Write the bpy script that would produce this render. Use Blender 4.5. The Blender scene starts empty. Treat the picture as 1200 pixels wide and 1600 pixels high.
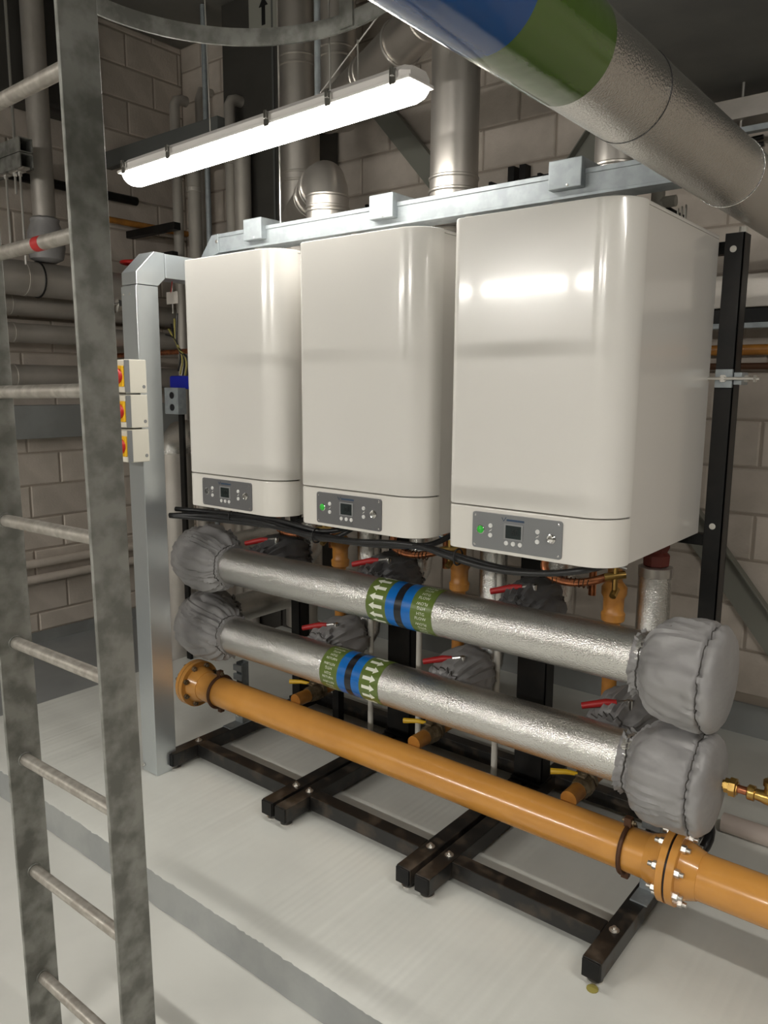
import bpy, bmesh, math, random
from math import sin, cos, pi, sqrt, atan2
from mathutils import Vector, Matrix, noise
random.seed(7)
C = bpy.context.scene.collection
S = bpy.context.scene

# ------------------------------------------------------------------ camera
cam = bpy.data.objects.new('camera', bpy.data.cameras.new('camera')); C.objects.link(cam); S.camera = cam
def cam_axes(yaw, pitch, roll):
    fw = Vector((-sin(yaw)*cos(pitch), cos(yaw)*cos(pitch), -sin(pitch)))
    r = Vector((cos(yaw), sin(yaw), 0)); d = fw.cross(r)
    return r*cos(roll)+d*sin(roll), -r*sin(roll)+d*cos(roll), fw
cr, cd, cf = cam_axes(math.radians(38.83), math.radians(9.254), math.radians(-0.379))
cam.matrix_world = Matrix(((cr.x, -cd.x, -cf.x, 0), (cr.y, -cd.y, -cf.y, 0), (cr.z, -cd.z, -cf.z, 1.7), (0, 0, 0, 1)))
cam.data.sensor_fit = 'HORIZONTAL'; cam.data.sensor_width = 36; cam.data.lens = 1212.5/1200*36
cam.data.clip_start = .02

# ------------------------------------------------------------------ world, exposure
w = bpy.data.worlds.new('world'); S.world = w; w.use_nodes = True
w.node_tree.nodes['Background'].inputs[0].default_value = (.5, .47, .43, 1)
w.node_tree.nodes['Background'].inputs[1].default_value = .006
S.view_settings.view_transform = 'Standard'; S.view_settings.look = 'None'
S.view_settings.gamma = 1; S.view_settings.use_curve_mapping = False
S.view_settings.exposure = 0.06
TUBE = 26.0          # brightness of the batten in view
TUBE_BACK = 158.0     # brightness of the battens behind the camera

# ------------------------------------------------------------------ materials
def mat(name, col, rough=.5, metal=0, col2=None, scale=8, detail=4, lo=.4, hi=.6, bump=0, bscale=40, bdist=.002,
        coat=0, emit=None, strength=0, rvar=0, rnd=0, spec=None, aniso=0, blotch=None):
    m = bpy.data.materials.new(name); m.use_nodes = True
    nt = m.node_tree; N = nt.nodes; L = nt.links; b = N['Principled BSDF']
    b.inputs['Base Color'].default_value = (*col, 1); b.inputs['Roughness'].default_value = rough
    b.inputs['Metallic'].default_value = metal; b.inputs['Coat Weight'].default_value = coat
    b.inputs['Coat Roughness'].default_value = .08
    if spec is not None: b.inputs['Specular IOR Level'].default_value = spec
    tc = N.new('ShaderNodeTexCoord'); src = tc.outputs['Object']
    if col2 or rvar or rnd:
        n = N.new('ShaderNodeTexNoise'); n.inputs['Scale'].default_value = scale; n.inputs['Detail'].default_value = detail
        L.new(src, n.inputs['Vector'])
        r = N.new('ShaderNodeMapRange'); r.inputs['From Min'].default_value = lo; r.inputs['From Max'].default_value = hi
        L.new(n.outputs['Fac'], r.inputs['Value'])
        if col2 or rnd:
            mx = N.new('ShaderNodeMix'); mx.data_type = 'RGBA'
            mx.inputs['A'].default_value = (*col, 1); mx.inputs['B'].default_value = (*(col2 or col), 1)
            L.new(r.outputs['Result'], mx.inputs['Factor']); out = mx.outputs['Result']
            if rnd:
                oi = N.new('ShaderNodeObjectInfo'); hs = N.new('ShaderNodeHueSaturation')
                rr = N.new('ShaderNodeMapRange'); rr.inputs['To Min'].default_value = 1-rnd; rr.inputs['To Max'].default_value = 1+rnd
                L.new(oi.outputs['Random'], rr.inputs['Value']); L.new(rr.outputs['Result'], hs.inputs['Value'])
                L.new(out, hs.inputs['Color']); out = hs.outputs['Color']
            L.new(out, b.inputs['Base Color'])
        if rvar:
            r2 = N.new('ShaderNodeMapRange'); r2.inputs['To Min'].default_value = rough-rvar; r2.inputs['To Max'].default_value = rough+rvar
            L.new(r.outputs['Result'], r2.inputs['Value']); L.new(r2.outputs['Result'], b.inputs['Roughness'])
    if bump:
        n2 = N.new('ShaderNodeTexNoise'); n2.inputs['Scale'].default_value = bscale; n2.inputs['Detail'].default_value = 2
        L.new(src, n2.inputs['Vector'])
        bp = N.new('ShaderNodeBump'); bp.inputs['Strength'].default_value = bump; bp.inputs['Distance'].default_value = bdist
        L.new(n2.outputs['Fac'], bp.inputs['Height']); L.new(bp.outputs['Normal'], b.inputs['Normal'])
    if emit:
        b.inputs['Emission Color'].default_value = (*emit, 1); b.inputs['Emission Strength'].default_value = strength
    return m
M = {}
M['block'] = mat('painted_block', (.58, .515, .45), .75, col2=(.50, .445, .385), scale=5, bump=.5, bscale=70, bdist=.004, rnd=.09)
M['mortar'] = mat('mortar', (.36, .31, .26), .9, bump=.5, bscale=60)
M['floor'] = mat('floor_paint', (.64, .645, .605), .34, col2=(.575, .58, .545), scale=2.2, detail=8, bump=.10, bscale=26, bdist=.004, rvar=.05)
M['floor2'] = mat('lower_floor_paint', (.66, .66, .62), .36, col2=(.59, .59, .555), scale=2, detail=8, bump=.10, bscale=26, bdist=.004, rvar=.05)
M['kerb'] = mat('kerb_grey', (.29, .30, .295), .42, col2=(.34, .35, .34), scale=6, bump=.4, bscale=22, bdist=.006)
M['skirt'] = mat('skirting_paint', (.26, .27, .265), .5, col2=(.22, .225, .22), scale=4)
M['ceil'] = mat('ceiling', (.20, .19, .17), .8, col2=(.15, .145, .13), scale=2)
M['soffit'] = mat('soffit', (.15, .15, .14), .65, col2=(.12, .12, .115), scale=3, bump=.2, bscale=60)
M['galv'] = mat('weathered_galvanised', (.33, .33, .305), .55, .5, col2=(.185, .185, .167), scale=17, detail=10, lo=.38, hi=.62, rvar=.1, bump=.25, bscale=45, bdist=.001)
M['galv_rung'] = mat('worn_rung', (.52, .49, .44), .42, .6, col2=(.36, .33, .29), scale=30, detail=6, rvar=.08, bump=.3, bscale=90, bdist=.0008)
M['zinc'] = mat('bright_zinc', (.33, .365, .38), .45, .3, col2=(.285, .315, .33), scale=25, rvar=.05)
M['trunk'] = mat('galvanised_sheet', (.66, .70, .72), .30, .85, col2=(.64, .68, .70), scale=9)
M['zincbolt'] = mat('zinc_bolt', (.72, .70, .66), .3, .9)
M['foil'] = mat('stucco_aluminium', (.78, .77, .745), .27, 1, bump=1.0, bscale=215, bdist=.0024, col2=(.74, .73, .70), scale=4)
M['foil_dull'] = mat('dull_aluminium', (.50, .47, .43), .45, .55, bump=.5, bscale=90, bdist=.001, col2=(.42, .39, .35), scale=4)
M['steel'] = mat('stainless', (.60, .565, .52), .36, .85, col2=(.54, .505, .46), scale=3, rvar=.04)
M['lagpaint'] = mat('grey_lagging', (.48, .45, .40), .45, .35, col2=(.42, .39, .35), scale=5)
M['black'] = mat('black_paint', (.008, .008, .008), .42, col2=(.013, .012, .011), scale=10, spec=.25)
M['rail'] = mat('worn_black_steel', (.014, .0135, .013), .4, col2=(.07, .054, .04), scale=13, detail=8, lo=.5, hi=.68, rvar=.1)
M['white'] = mat('white_enamel', (.76, .74, .70), .22, coat=.5)
M['white2'] = mat('white_enamel_lower', (.77, .745, .695), .24, coat=.4)
M['side'] = mat('white_enamel_side', (.74, .715, .675), .24, coat=.5)
M['yellow'] = mat('ochre_paint', (.68, .32, .07), .24, coat=.35, col2=(.62, .285, .06), scale=6, bump=.12, bscale=50, bdist=.001)
M['ochre_d'] = mat('ochre_paint_old', (.50, .22, .04), .4, col2=(.36, .15, .03), scale=12)
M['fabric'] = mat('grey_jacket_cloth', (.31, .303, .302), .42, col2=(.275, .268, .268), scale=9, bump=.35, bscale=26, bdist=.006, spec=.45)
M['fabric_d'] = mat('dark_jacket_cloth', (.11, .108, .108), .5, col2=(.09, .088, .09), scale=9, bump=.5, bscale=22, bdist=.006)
M['thread'] = mat('seam_thread', (.07, .065, .06), .7)
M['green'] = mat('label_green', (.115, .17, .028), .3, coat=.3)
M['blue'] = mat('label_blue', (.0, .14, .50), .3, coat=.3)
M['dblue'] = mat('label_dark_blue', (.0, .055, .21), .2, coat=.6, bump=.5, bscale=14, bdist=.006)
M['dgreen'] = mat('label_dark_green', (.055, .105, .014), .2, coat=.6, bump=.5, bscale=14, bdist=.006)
M['lblack'] = mat('label_black', (.008, .008, .011), .3, coat=.3)
M['print'] = mat('label_print', (.82, .84, .72), .5)
M['panel'] = mat('control_panel_grey', (.135, .135, .138), .42)
M['panel3'] = mat('control_panel_light_grey', (.20, .205, .21), .42)
M['lcd'] = mat('display', (.018, .026, .026), .15)
M['seg'] = mat('display_segment', (.002, .003, .003), .3)
M['bezel'] = mat('bezel', (.26, .265, .265), .35)
M['btn'] = mat('button', (.72, .72, .70), .4)
M['chrome'] = mat('chrome', (.72, .71, .69), .14, 1)
M['logo'] = mat('logo_blue', (.03, .06, .11), .4)
M['led'] = mat('green_led', (.02, .30, .03), .3, emit=(.06, .9, .05), strength=.12)
M['ledoff'] = mat('indicator_off', (.10, .10, .10), .2, .6)
M['cream'] = mat('cream_plastic', (.74, .71, .62), .42)
M['yplate'] = mat('yellow_plate', (.85, .48, .01), .4)
M['red'] = mat('red_plastic', (.50, .015, .012), .38)
M['redgrip'] = mat('red_lever_grip', (.42, .018, .018), .45)
M['ygrip'] = mat('yellow_lever_grip', (.80, .50, .02), .45)
M['redcast'] = mat('red_casting', (.12, .022, .015), .5)
M['copper'] = mat('copper', (.62, .24, .11), .28, 1, col2=(.40, .15, .08), scale=30)
M['brass'] = mat('brass', (.55, .36, .11), .3, 1, col2=(.36, .22, .07), scale=20)
M['cable'] = mat('black_cable', (.01, .01, .011), .38)
M['whitep'] = mat('white_plastic_pipe', (.55, .53, .48), .45)
M['tag'] = mat('paper_tag', (.62, .57, .52), .8)
M['bluep'] = mat('blue_plastic', (.004, .012, .30), .35)
M['wire_y'] = mat('earth_wire', (.36, .31, .08), .5)
M['duct'] = mat('dark_duct', (.055, .052, .046), .5, col2=(.045, .042, .037), scale=3)
M['trunk_d'] = mat('painted_dark_trunking', (.10, .105, .10), .5)
M['brace'] = mat('painted_brace', (.21, .21, .18), .55)
M['lampbody'] = mat('lamp_grey_plastic', (.74, .71, .68), .5)
M['tube'] = mat('lit_diffuser', (.9, .9, .86), .4, emit=(1, .965, .90), strength=TUBE)
M['tube_b'] = mat('lit_diffuser_rear', (.9, .9, .86), .4, emit=(1, .965, .90), strength=TUBE_BACK)
M['tube_s'] = mat('lit_diffuser_side', (.9, .9, .86), .4, emit=(1, .955, .885), strength=TUBE_BACK*.36)
M['rust'] = mat('rusty_clip', (.10, .045, .022), .6, .3)
M['dirt'] = mat('valve_steel', (.26, .21, .14), .45, .6, col2=(.16, .12, .07), scale=40)
M['pinkpipe'] = mat('pale_pipe', (.55, .47, .42), .5)
M['dfloor'] = mat('dark_floor_paint', (.27, .28, .28), .4, col2=(.23, .24, .24), scale=3)
M['arrow'] = mat('arrow_black', (.01, .01, .01), .5)
M['pale'] = mat('pale_panel', (.30, .30, .26), .6)

# ------------------------------------------------------------------ mesh builder
def frame(d):
    d = Vector(d).normalized(); a = Vector((0, 0, 1)) if abs(d.z) < .9 else Vector((1, 0, 0))
    u = a.cross(d).normalized(); return u, d.cross(u)
class MB:
    def __init__(s): s.b = bmesh.new(); s.wn = False
    def box(s, lo, hi, bev=0, seg=2, rot=None, piv=None):
        lo, hi = Vector(lo), Vector(hi); t = bmesh.new()
        bmesh.ops.create_cube(t, size=1)
        for v in t.verts: v.co = Vector(((v.co[i]+.5)*(hi[i]-lo[i])+lo[i]) for i in range(3))
        s.wn = s.wn or bool(bev)
        if bev: bmesh.ops.bevel(t, geom=t.edges[:], offset=bev, segments=seg, affect='EDGES', profile=.5)
        if rot is not None:
            p = Vector(piv) if piv is not None else (lo+hi)/2
            for v in t.verts: v.co = rot @ (v.co-p)+p
        return s.add(t)
    def add(s, t):
        m = bpy.data.meshes.new('t'); t.to_mesh(m); t.free(); s.b.from_mesh(m); bpy.data.meshes.remove(m); return s
    def rings(s, rings, cap=True, closed=False):
        R = [[s.b.verts.new(p) for p in r] for r in rings]; n = len(R[0])
        for i in range(len(R)-(0 if closed else 1)):
            a, b = R[i], R[(i+1) % len(R)]
            for j in range(n):
                try: s.b.faces.new((a[j], a[(j+1) % n], b[(j+1) % n], b[j]))
                except ValueError: pass
        if cap and not closed:
            s.b.faces.new(R[0][::-1]); s.b.faces.new(R[-1])
        return s
    def cyl(s, p0, p1, r, n=20, r1=None):
        p0, p1 = Vector(p0), Vector(p1); u, v = frame(p1-p0); r1 = r if r1 is None else r1
        return s.rings([[p+(u*cos(2*pi*k/n)+v*sin(2*pi*k/n))*rr for k in range(n)] for p, rr in ((p0, r), (p1, r1))])
    def lathe(s, p0, d, prof, n=24):       # prof: (distance along d, radius)
        p0 = Vector(p0); d = Vector(d).normalized(); u, v = frame(d)
        return s.rings([[p0+d*t+(u*cos(2*pi*k/n)+v*sin(2*pi*k/n))*max(r, 1e-4) for k in range(n)] for t, r in prof])
    def tube(s, pts, r, n=10, smooth=0, closed=False):
        P = [Vector(p) for p in pts]
        for _ in range(smooth):
            Q = [P[0]]
            for a, b in zip(P, P[1:]): Q += [a*.75+b*.25, a*.25+b*.75]
            P = Q+[P[-1]]
        rs = r if isinstance(r, (list, tuple)) else [r]*len(P)
        if len(rs) != len(P): rs = [rs[min(len(rs)-1, int(i*len(rs)/len(P)))] for i in range(len(P))]
        u = None; rings = []
        for i, p in enumerate(P):
            if closed: d = P[(i+1) % len(P)]-P[i-1]
            else: d = P[min(i+1, len(P)-1)]-P[max(i-1, 0)]
            d.normalize()
            if u is None: u, v = frame(d)
            else:
                u = (u-d*u.dot(d)).normalized(); v = d.cross(u)
            rings.append([p+(u*cos(2*pi*k/n)+v*sin(2*pi*k/n))*rs[i] for k in range(n)])
        return s.rings(rings, closed=closed)
    def torus(s, c, ax, R, r, n=32, m=8):
        c = Vector(c); u, v = frame(ax)
        return s.tube([c+(u*cos(2*pi*k/n)+v*sin(2*pi*k/n))*R for k in range(n)], r, m, closed=True)
    def prism(s, poly, z0, z1, bev=0, axis='z'):
        s.wn = True; t = bmesh.new()
        f = lambda x, y, z: {'z': (x, y, z), 'y': (x, z, y), 'x': (z, x, y)}[axis]
        a = [t.verts.new(f(x, y, z0)) for x, y in poly]; b = [t.verts.new(f(x, y, z1)) for x, y in poly]; n = len(a)
        t.faces.new(a[::-1]); t.faces.new(b)
        for j in range(n): t.faces.new((a[j], a[(j+1) % n], b[(j+1) % n], b[j]))
        bmesh.ops.recalc_face_normals(t, faces=t.faces[:])
        if bev:
            ee = [e for e in t.edges if len({v in a for v in e.verts}) == 1]
            bmesh.ops.bevel(t, geom=ee, offset=bev, segments=2, affect='EDGES', profile=.5)
        return s.add(t)
    def obj(s, name, m, parent=None, smooth=True, kind=None, label=None):
        bmesh.ops.recalc_face_normals(s.b, faces=s.b.faces[:])
        me = bpy.data.meshes.new(name)
        if parent is not None:
            org = wloc(parent)
            for v in s.b.verts: v.co -= org
        s.b.to_mesh(me); s.b.free(); me.materials.append(M[m] if isinstance(m, str) else m)
        if smooth:
            for p in me.polygons: p.use_smooth = True
            try: me.set_sharp_from_angle(angle=math.radians(38))
            except Exception: pass
        o = bpy.data.objects.new(name, me); C.objects.link(o)
        if smooth and s.wn:
            md = o.modifiers.new('wn', 'WEIGHTED_NORMAL'); md.keep_sharp = True; md.weight = 100
        if parent is not None: o.parent = parent
        if kind: o['kind'] = kind
        if label: o['label'] = label
        return o
def wloc(o):
    p = Vector(o.location)
    while o.parent: o = o.parent; p = p+Vector(o.location)
    return p
def thing(name, label, cat, loc=(0, 0, 0), group=None):
    o = bpy.data.objects.new(name, None); o.empty_display_size = .05; C.objects.link(o); o.location = loc
    o['label'] = label; o['category'] = cat
    if group: o['group'] = group
    return o
def tag(o, label, cat, group=None):
    o['label'] = label; o['category'] = cat
    if group: o['group'] = group
    return o
def struct(o): o['kind'] = 'structure'; return o
def part(name, m, parent, f, smooth=True, **k):
    b = MB(); f(b); return b.obj(name, m, parent, smooth, **k)
def hexbolt(c, d, r, h):
    b = MB(); c = Vector(c); d = Vector(d).normalized(); b.cyl(c, c+d*h, r, 6); b.cyl(c, c+d*h*1.7, r*.5, 10); return b

# ------------------------------------------------------------------ room
XL, YB, ZF = -5.2, 3.97, -.113
struct(MB().box((XL-.1, -4.6, ZF-.1), (3.6, YB+.1, ZF)).obj('floor', 'floor2', smooth=False))
struct(MB().box((XL+.014, -4.4, ZF), (-3.93, YB-.014, ZF+.003)).obj('floor.001', 'dfloor', smooth=False))
# raised plinth with a slightly ragged front arris
b = MB(); nx = 520; x0, x1 = -3.915, 3.4; rows = []
for i in range(nx+1):
    x = x0+(x1-x0)*i/nx
    n1 = noise.noise((x*9, 3, 0))*.006+noise.noise((x*40, 7, 0))*.009+max(0, noise.noise((x*5, 1, 0))-.1)*noise.noise((x*70, 2, 0))*.05
    n2 = noise.noise((x*11, 9, 0))*.004
    rows.append([(x, YB, 0), (x, 1.46+n1, 0), (x, 1.445+n1*.7, -.006+n2*.6), (x, 1.441, -.02), (x, 1.436, -.095+n2), (x, 1.428+n2, ZF), (x, YB, ZF)])
b.rings(rows); pl = b.obj('trim_1', 'floor', smooth=True); struct(pl)
pl.data.materials.append(M['kerb'])
for p in pl.data.polygons:
    if p.normal.y < -.6 and abs(p.center.y-1.44) < .03 and p.center.z < -.004: p.material_index = 1  # front face gets a darker grey than the plinth top
def block_wall(name, axis, pos, a0, a1, z0, z1, off, zoff, thick):
    # axis 'x': wall runs along x at y=pos facing -y; axis 'y': runs along y at x=pos facing +x
    if axis == 'x': w_ = MB().box((a0, pos, ZF), (a1, pos+thick, z1)).obj(name, 'mortar', smooth=False)
    else: w_ = MB().box((pos-thick, a0, ZF), (pos, a1, z1)).obj(name, 'mortar', smooth=False)
    struct(w_); cache = {}
    j = .006; row = 0; z = zoff
    while z < z1:
        lo_z, hi_z = max(z, z0), min(z+.225, z1)
        a = off-(0 if row % 2 else .225)
        while a < a1:
            lo, hi = max(a, a0), min(a+.45, a1)
            if hi-lo > .03 and hi_z-lo_z > .03:
                W, H = round(hi-lo-2*j, 3), round(hi_z-lo_z-2*j, 3)
                if (W, H) not in cache:
                    t = MB(); e = .007; d = .009
                    if axis == 'x': R_ = lambda q, y: [(-W/2+q, y, -H/2+q), (W/2-q, y, -H/2+q), (W/2-q, y, H/2-q), (-W/2+q, y, H/2-q)]; rr = [R_(0, .0), R_(0, -d+.005), R_(e, -d)]
                    else: R_ = lambda q, x: [(x, -W/2+q, -H/2+q), (x, W/2-q, -H/2+q), (x, W/2-q, H/2-q), (x, -W/2+q, H/2-q)]; rr = [R_(0, 0), R_(0, d-.005), R_(e, d)]
                    t.rings(rr); bl = t.obj('concrete_block', 'block', w_, smooth=False); cache[(W, H)] = bl.data
                else:
                    bl = bpy.data.objects.new('concrete_block', cache[(W, H)]); C.objects.link(bl); bl.parent = w_
                dn = random.uniform(0, .0025); c_ = (lo+hi)/2; zc = (lo_z+hi_z)/2
                bl.location = (c_, pos+dn, zc) if axis == 'x' else (pos-dn, c_, zc)
            a += .45
        z += .225; row += 1
    return w_
block_wall('wall_back', 'x', YB, XL, .55, .16, 4.2, XL-.225+.01, .2, .2)
MB().box((.55, YB, ZF), (3.6, YB+.2, 4.2)).obj('wall_back.001', 'block', smooth=False)['kind'] = 'structure'
block_wall('wall_left', 'y', XL, .6, YB, -.03, 4.2, .56-.225, -.345, .2)
struct(MB().box((XL-.2, -4.6, ZF), (XL, .6, 4.2)).obj('wall_left.001', 'ceil', smooth=False))
struct(MB().box((3.4, -4.6, ZF), (3.6, YB, 4.2)).obj('wall_right', 'ceil', smooth=False))
struct(MB().box((XL, -4.6, ZF), (3.4, -4.4, 4.2)).obj('wall_front', 'ceil', smooth=False))
struct(MB().box((XL, -4.6, 4.2), (3.6, YB+.2, 4.3)).obj('ceiling', 'ceil', smooth=False))
struct(MB().box((-1.5, .2, 2.99), (3.4, YB, 3.25)).obj('trim_2', 'soffit', smooth=False))
struct(MB().box((XL, -4.4, ZF), (XL+.014, YB, -.03)).obj('baseboard_left', 'skirt', smooth=False))
struct(MB().box((XL+.014, YB-.014, ZF), (-3.915, YB, .0)).obj('baseboard_back', 'skirt', smooth=False))
struct(MB().box((-3.9, YB-.016, 0.0), (3.4, YB, .16)).obj('baseboard_back.001', 'skirt', smooth=False))

# ------------------------------------------------------------------ batten lights
def batten(x0, x1, y, z, tubem, label, wires=True, tilt=0):
    t = thing('batten_light', label, 'light', ((x0+x1)/2, y, z)); t.rotation_euler[1] = tilt
    hw = .056
    def body(b):
        prof = [(-hw, 0), (-hw, .026), (-hw+.022, .046), (hw-.022, .046), (hw, .026), (hw, 0)]
        pp = lambda x, k, kz: [(x, y+a*k, z+c*kz) for a, c in prof]
        b.rings([pp(x0+.0, .82, .8), pp(x0+.03, 1, 1), pp(x1-.03, 1, 1), pp(x1, .82, .8)])
    part('lamp_body', 'lampbody', t, body, smooth=False)
    def dif(b):
        n = 12; R_ = []
        for x, k in ((x0-.004, .70), (x0+.012, .9), (x0+.035, 1), (x1-.035, 1), (x1-.012, .9), (x1+.004, .70)):
            R_.append([(x, y+(hw+.002)*k*cos(pi+pi*q/n), z-.002+.047*k*sin(pi+pi*q/n)*(1 if 0 < q < n else 0)) for q in range(n+1)])
        b.rings(R_)
    part('diffuser', tubem, t, dif)
    part('rim', 'lampbody', t, lambda b: b.box((x0-.006, y-hw-.006, z-.004), (x1+.006, y+hw+.006, z+.006), .002), smooth=False)
    for q in (.03, .23, .60, .79, .965):
        x = x0+(x1-x0)*q
        for s_ in (-1, 1):
            c = part('clip', 'chrome', t, lambda b: (b.box((x-.012, y+s_*(hw+.007)-.004, z-.012), (x+.012, y+s_*(hw+.007)+.004, z+.03), .002),
                                                     b.box((x-.006, y+s_*(hw+.013)-.004, z+.010), (x+.006, y+s_*(hw+.013)+.004, z+.036), .002)))
    if wires:
        for x in (x0+.5, x1-.35):
            part('suspension_wire', 'zincbolt', t, lambda b: b.tube([(x, y, z+.045), (x+.0, y, 4.19)], .003, 6))
    return t
batten(-2.87, -1.43, 1.93, 2.545, 'tube', 'lit fluorescent batten hanging in front of the boilers', tilt=-.022)
batten(-4.45, -2.65, -2.35, 2.6, 'tube_b', 'lit fluorescent batten behind the viewpoint, furthest left of three', False)
batten(-1.2, .3, -2.35, 2.62, 'tube_b', 'lit fluorescent batten behind the viewpoint, middle of three', False)
batten(.3, 1.8, 1.0, 2.62, 'tube_s', 'lit fluorescent batten behind the viewpoint, furthest right of three', False)

# ------------------------------------------------------------------ boilers
def font_mesh(txt, size):
    cu = bpy.data.curves.new('txt', 'FONT'); cu.body = txt; cu.size = size; cu.align_x = 'CENTER'; cu.align_y = 'CENTER'
    cu.resolution_u = 2
    o = bpy.data.objects.new('txt', cu); me = bpy.data.meshes.new_from_object(o)
    V = [tuple(v.co) for v in me.vertices]; F = [tuple(p.vertices) for p in me.polygons]
    bpy.data.objects.remove(o); bpy.data.curves.remove(cu); bpy.data.meshes.remove(me); return V, F
def boiler(cx, label, led, seg, pmat, panx):
    BW, y0, y1, z0, z1, rr = .545, 1.983, 2.715, 1.205, 2.185, .10
    t = thing('wall_hung_boiler', label, 'boiler', (cx, 2.35, z0), 'wall-hung boilers in a row')
    xl, xr = cx-BW/2, cx+BW/2
    def outline(ins, yb):
        P = [(xl+ins, yb)]
        r1, r2 = .028, rr
        for k in range(7): a = pi+pi/2*k/6; P.append((xl+ins+r1+r1*cos(a), y0+ins+r1+r1*sin(a)))
        for k in range(13): a = 1.5*pi+pi/2*k/12; P.append((xr-ins-r2+r2*cos(a), y0+ins+r2+r2*sin(a)))
        P.append((xr-ins, yb)); return P
    seam = z0+.137
    yb = y0+rr+.004
    part('front_door', 'white', t, lambda b: b.prism(outline(0, yb), seam+.0013, z1, .005))
    part('lower_cover', 'white2', t, lambda b: b.prism(outline(.0005, yb), z0, seam-.0013, .005))
    part('side_panel', 'side', t, lambda b: b.box((xr-.012, yb+.002, z0+.003), (xr-.003, y1, z1-.012), .002), label='right side panel')
    part('side_panel', 'side', t, lambda b: b.box((xl+.003, yb+.002, z0+.003), (xl+.012, y1, z1-.012), .002))
    part('top_panel', 'side', t, lambda b: b.box((xl+.002, yb+.002, z1-.0115), (xr-.002, y1, z1-.001), .003))
    part('inner_case', 'trunk_d', t, lambda b: b.box((xl+.013, yb+.003, z0+.014), (xr-.013, y1-.003, z1-.013)), smooth=False)
    part('bottom_tray', 'trunk', t, lambda b: b.box((xl+.013, yb+.004, z0+.006), (xr-.013, y1-.003, z0+.0135)), smooth=False)
    # control panel
    px0, px1, pz0, pz1 = panx-.148, panx+.148, z0+.012, z0+.122
    def rrect(x0, x1, a0, a1, r): 
        P = []
        for (qx, qz, s_) in ((x1-r, a1-r, 0), (x0+r, a1-r, 1), (x0+r, a0+r, 2), (x1-r, a0+r, 3)):
            for k in range(5): a = pi/2*s_+pi/2*k/4; P.append((qx+r*cos(a), qz+r*sin(a)))
        return P
    yf = y0+.0005
    cp = part('control_panel', pmat, t, lambda b: b.prism(rrect(px0, px1, pz0, pz1, .009), yf-.005, yf+.004, .0012, axis='y'))
    yp = yf-.005
    zc = (pz0+pz1)/2
    lx = panx-.006
    di = part('display', 'lcd', cp, lambda b: b.box((lx-.026, yp-.0012, zc-.014), (lx+.026, yp+.002, zc+.025)))
    part('display_frame', 'bezel', cp, lambda b: (b.box((lx-.031, yp-.0025, zc+.025), (lx+.031, yp+.002, zc+.029)), b.box((lx-.031, yp-.0025, zc-.018), (lx+.031, yp+.002, zc-.014)),
        b.box((lx-.031, yp-.0025, zc-.014), (lx-.026, yp+.002, zc+.025)), b.box((lx+.026, yp-.0025, zc-.014), (lx+.031, yp+.002, zc+.025))))
    V, F = font_mesh('60', .026)
    me = bpy.data.meshes.new('digits'); o_ = wloc(cp)
    me.from_pydata([Vector((lx+.004+x, yp-.0016, zc+.005+y_))-o_ for x, y_, _ in V], [], F); me.materials.append(M['seg'])
    dg = bpy.data.objects.new('digits', me); C.objects.link(dg); dg.parent = cp
    for (dx, dz) in ((-.078, .017), (-.078, -.012), (.078, .017), (.078, -.012), (-.023, -.029), (0, -.029), (.023, -.029)):
        part('button', 'btn', cp, lambda b: b.lathe((lx+dx, yp+.001, zc+dz), (0, -1, 0), [(0, .0068), (.003, .0068), (.004, .0058), (.0032, .003), (.0032, 0)], 16))
    for dx, dz in ((-.078, .003), (.078, .003)):     # small pictograms between the buttons
        part('pictogram', 'btn', cp, lambda b: b.tube([(lx+dx-.004, yp-.0006, dz+zc-.004), (lx+dx, yp-.0006, dz+zc+.001), (lx+dx+.001, yp-.0006, dz+zc-.002), (lx+dx+.004, yp-.0006, dz+zc+.004)], .0009, 4))
    for dx in (-.023, .023):
        part('pictogram', 'bezel', cp, lambda b: b.tube([(lx+dx-.005, yp-.0006, zc-.042), (lx+dx-.001, yp-.0006, zc-.037), (lx+dx+.005, yp-.0006, zc-.042)], .0011, 4))
    part('indicator_light', 'led' if led else 'ledoff', cp, lambda b: b.lathe((px0+.030, yp+.001, zc-.002+.004), (0, -1, 0), [(0, .0115), (.004, .0115), (.007, .009), (.0085, .004), (.009, 0)], 20), label='green power light' if led else None)
    part('indicator_rim', 'chrome', cp, lambda b: b.torus((px0+.030, yp-.001, zc+.002), (0, 1, 0), .012, .0018, 20, 6))
    part('knob', 'chrome', cp, lambda b: b.lathe((px1-.032, yp+.001, zc+.002), (0, -1, 0), [(0, .014), (.005, .014), (.007, .012), (.006, .009), (.010, .008), (.011, 0)], 20))
    for sx in (px0+.010, px1-.010):
        for sz in (pz0+.010, pz1-.010):
            part('screw', 'chrome', cp, lambda b: b.lathe((sx, yp+.001, sz), (0, -1, 0), [(0, .0032), (.002, .003), (.0028, 0)], 10))
    part('logo', 'logo', cp, lambda b: (b.tube([(lx-.040, yp-.0006, zc+.046), (lx-.034, yp-.0006, zc+.036), (lx-.026, yp-.0006, zc+.048)], .0012, 4),
                                        b.box((lx-.024, yp-.001, zc+.037), (lx+.034, yp+.001, zc+.043))))
    # white stubs and flue spigot on the top
    part('flue_spigot', 'steel', t, lambda b: b.lathe((cx-.01, 2.55, z1-.004), (0, 0, 1), [(0, .098), (.03, .098), (.034, .092), (.075, .092)], 32))
    part('vent_cap', 'whitep', t, lambda b: b.cyl((cx-.09, 2.12, z1-.004), (cx-.09, 2.12, z1+.02), .011, 12))
    return t
CX = (-2.363, -1.717, -1.071)
boiler(CX[0], 'leftmost white boiler, beside the galvanised trunking column', False, '', 'panel', CX[0]-.032)
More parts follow.
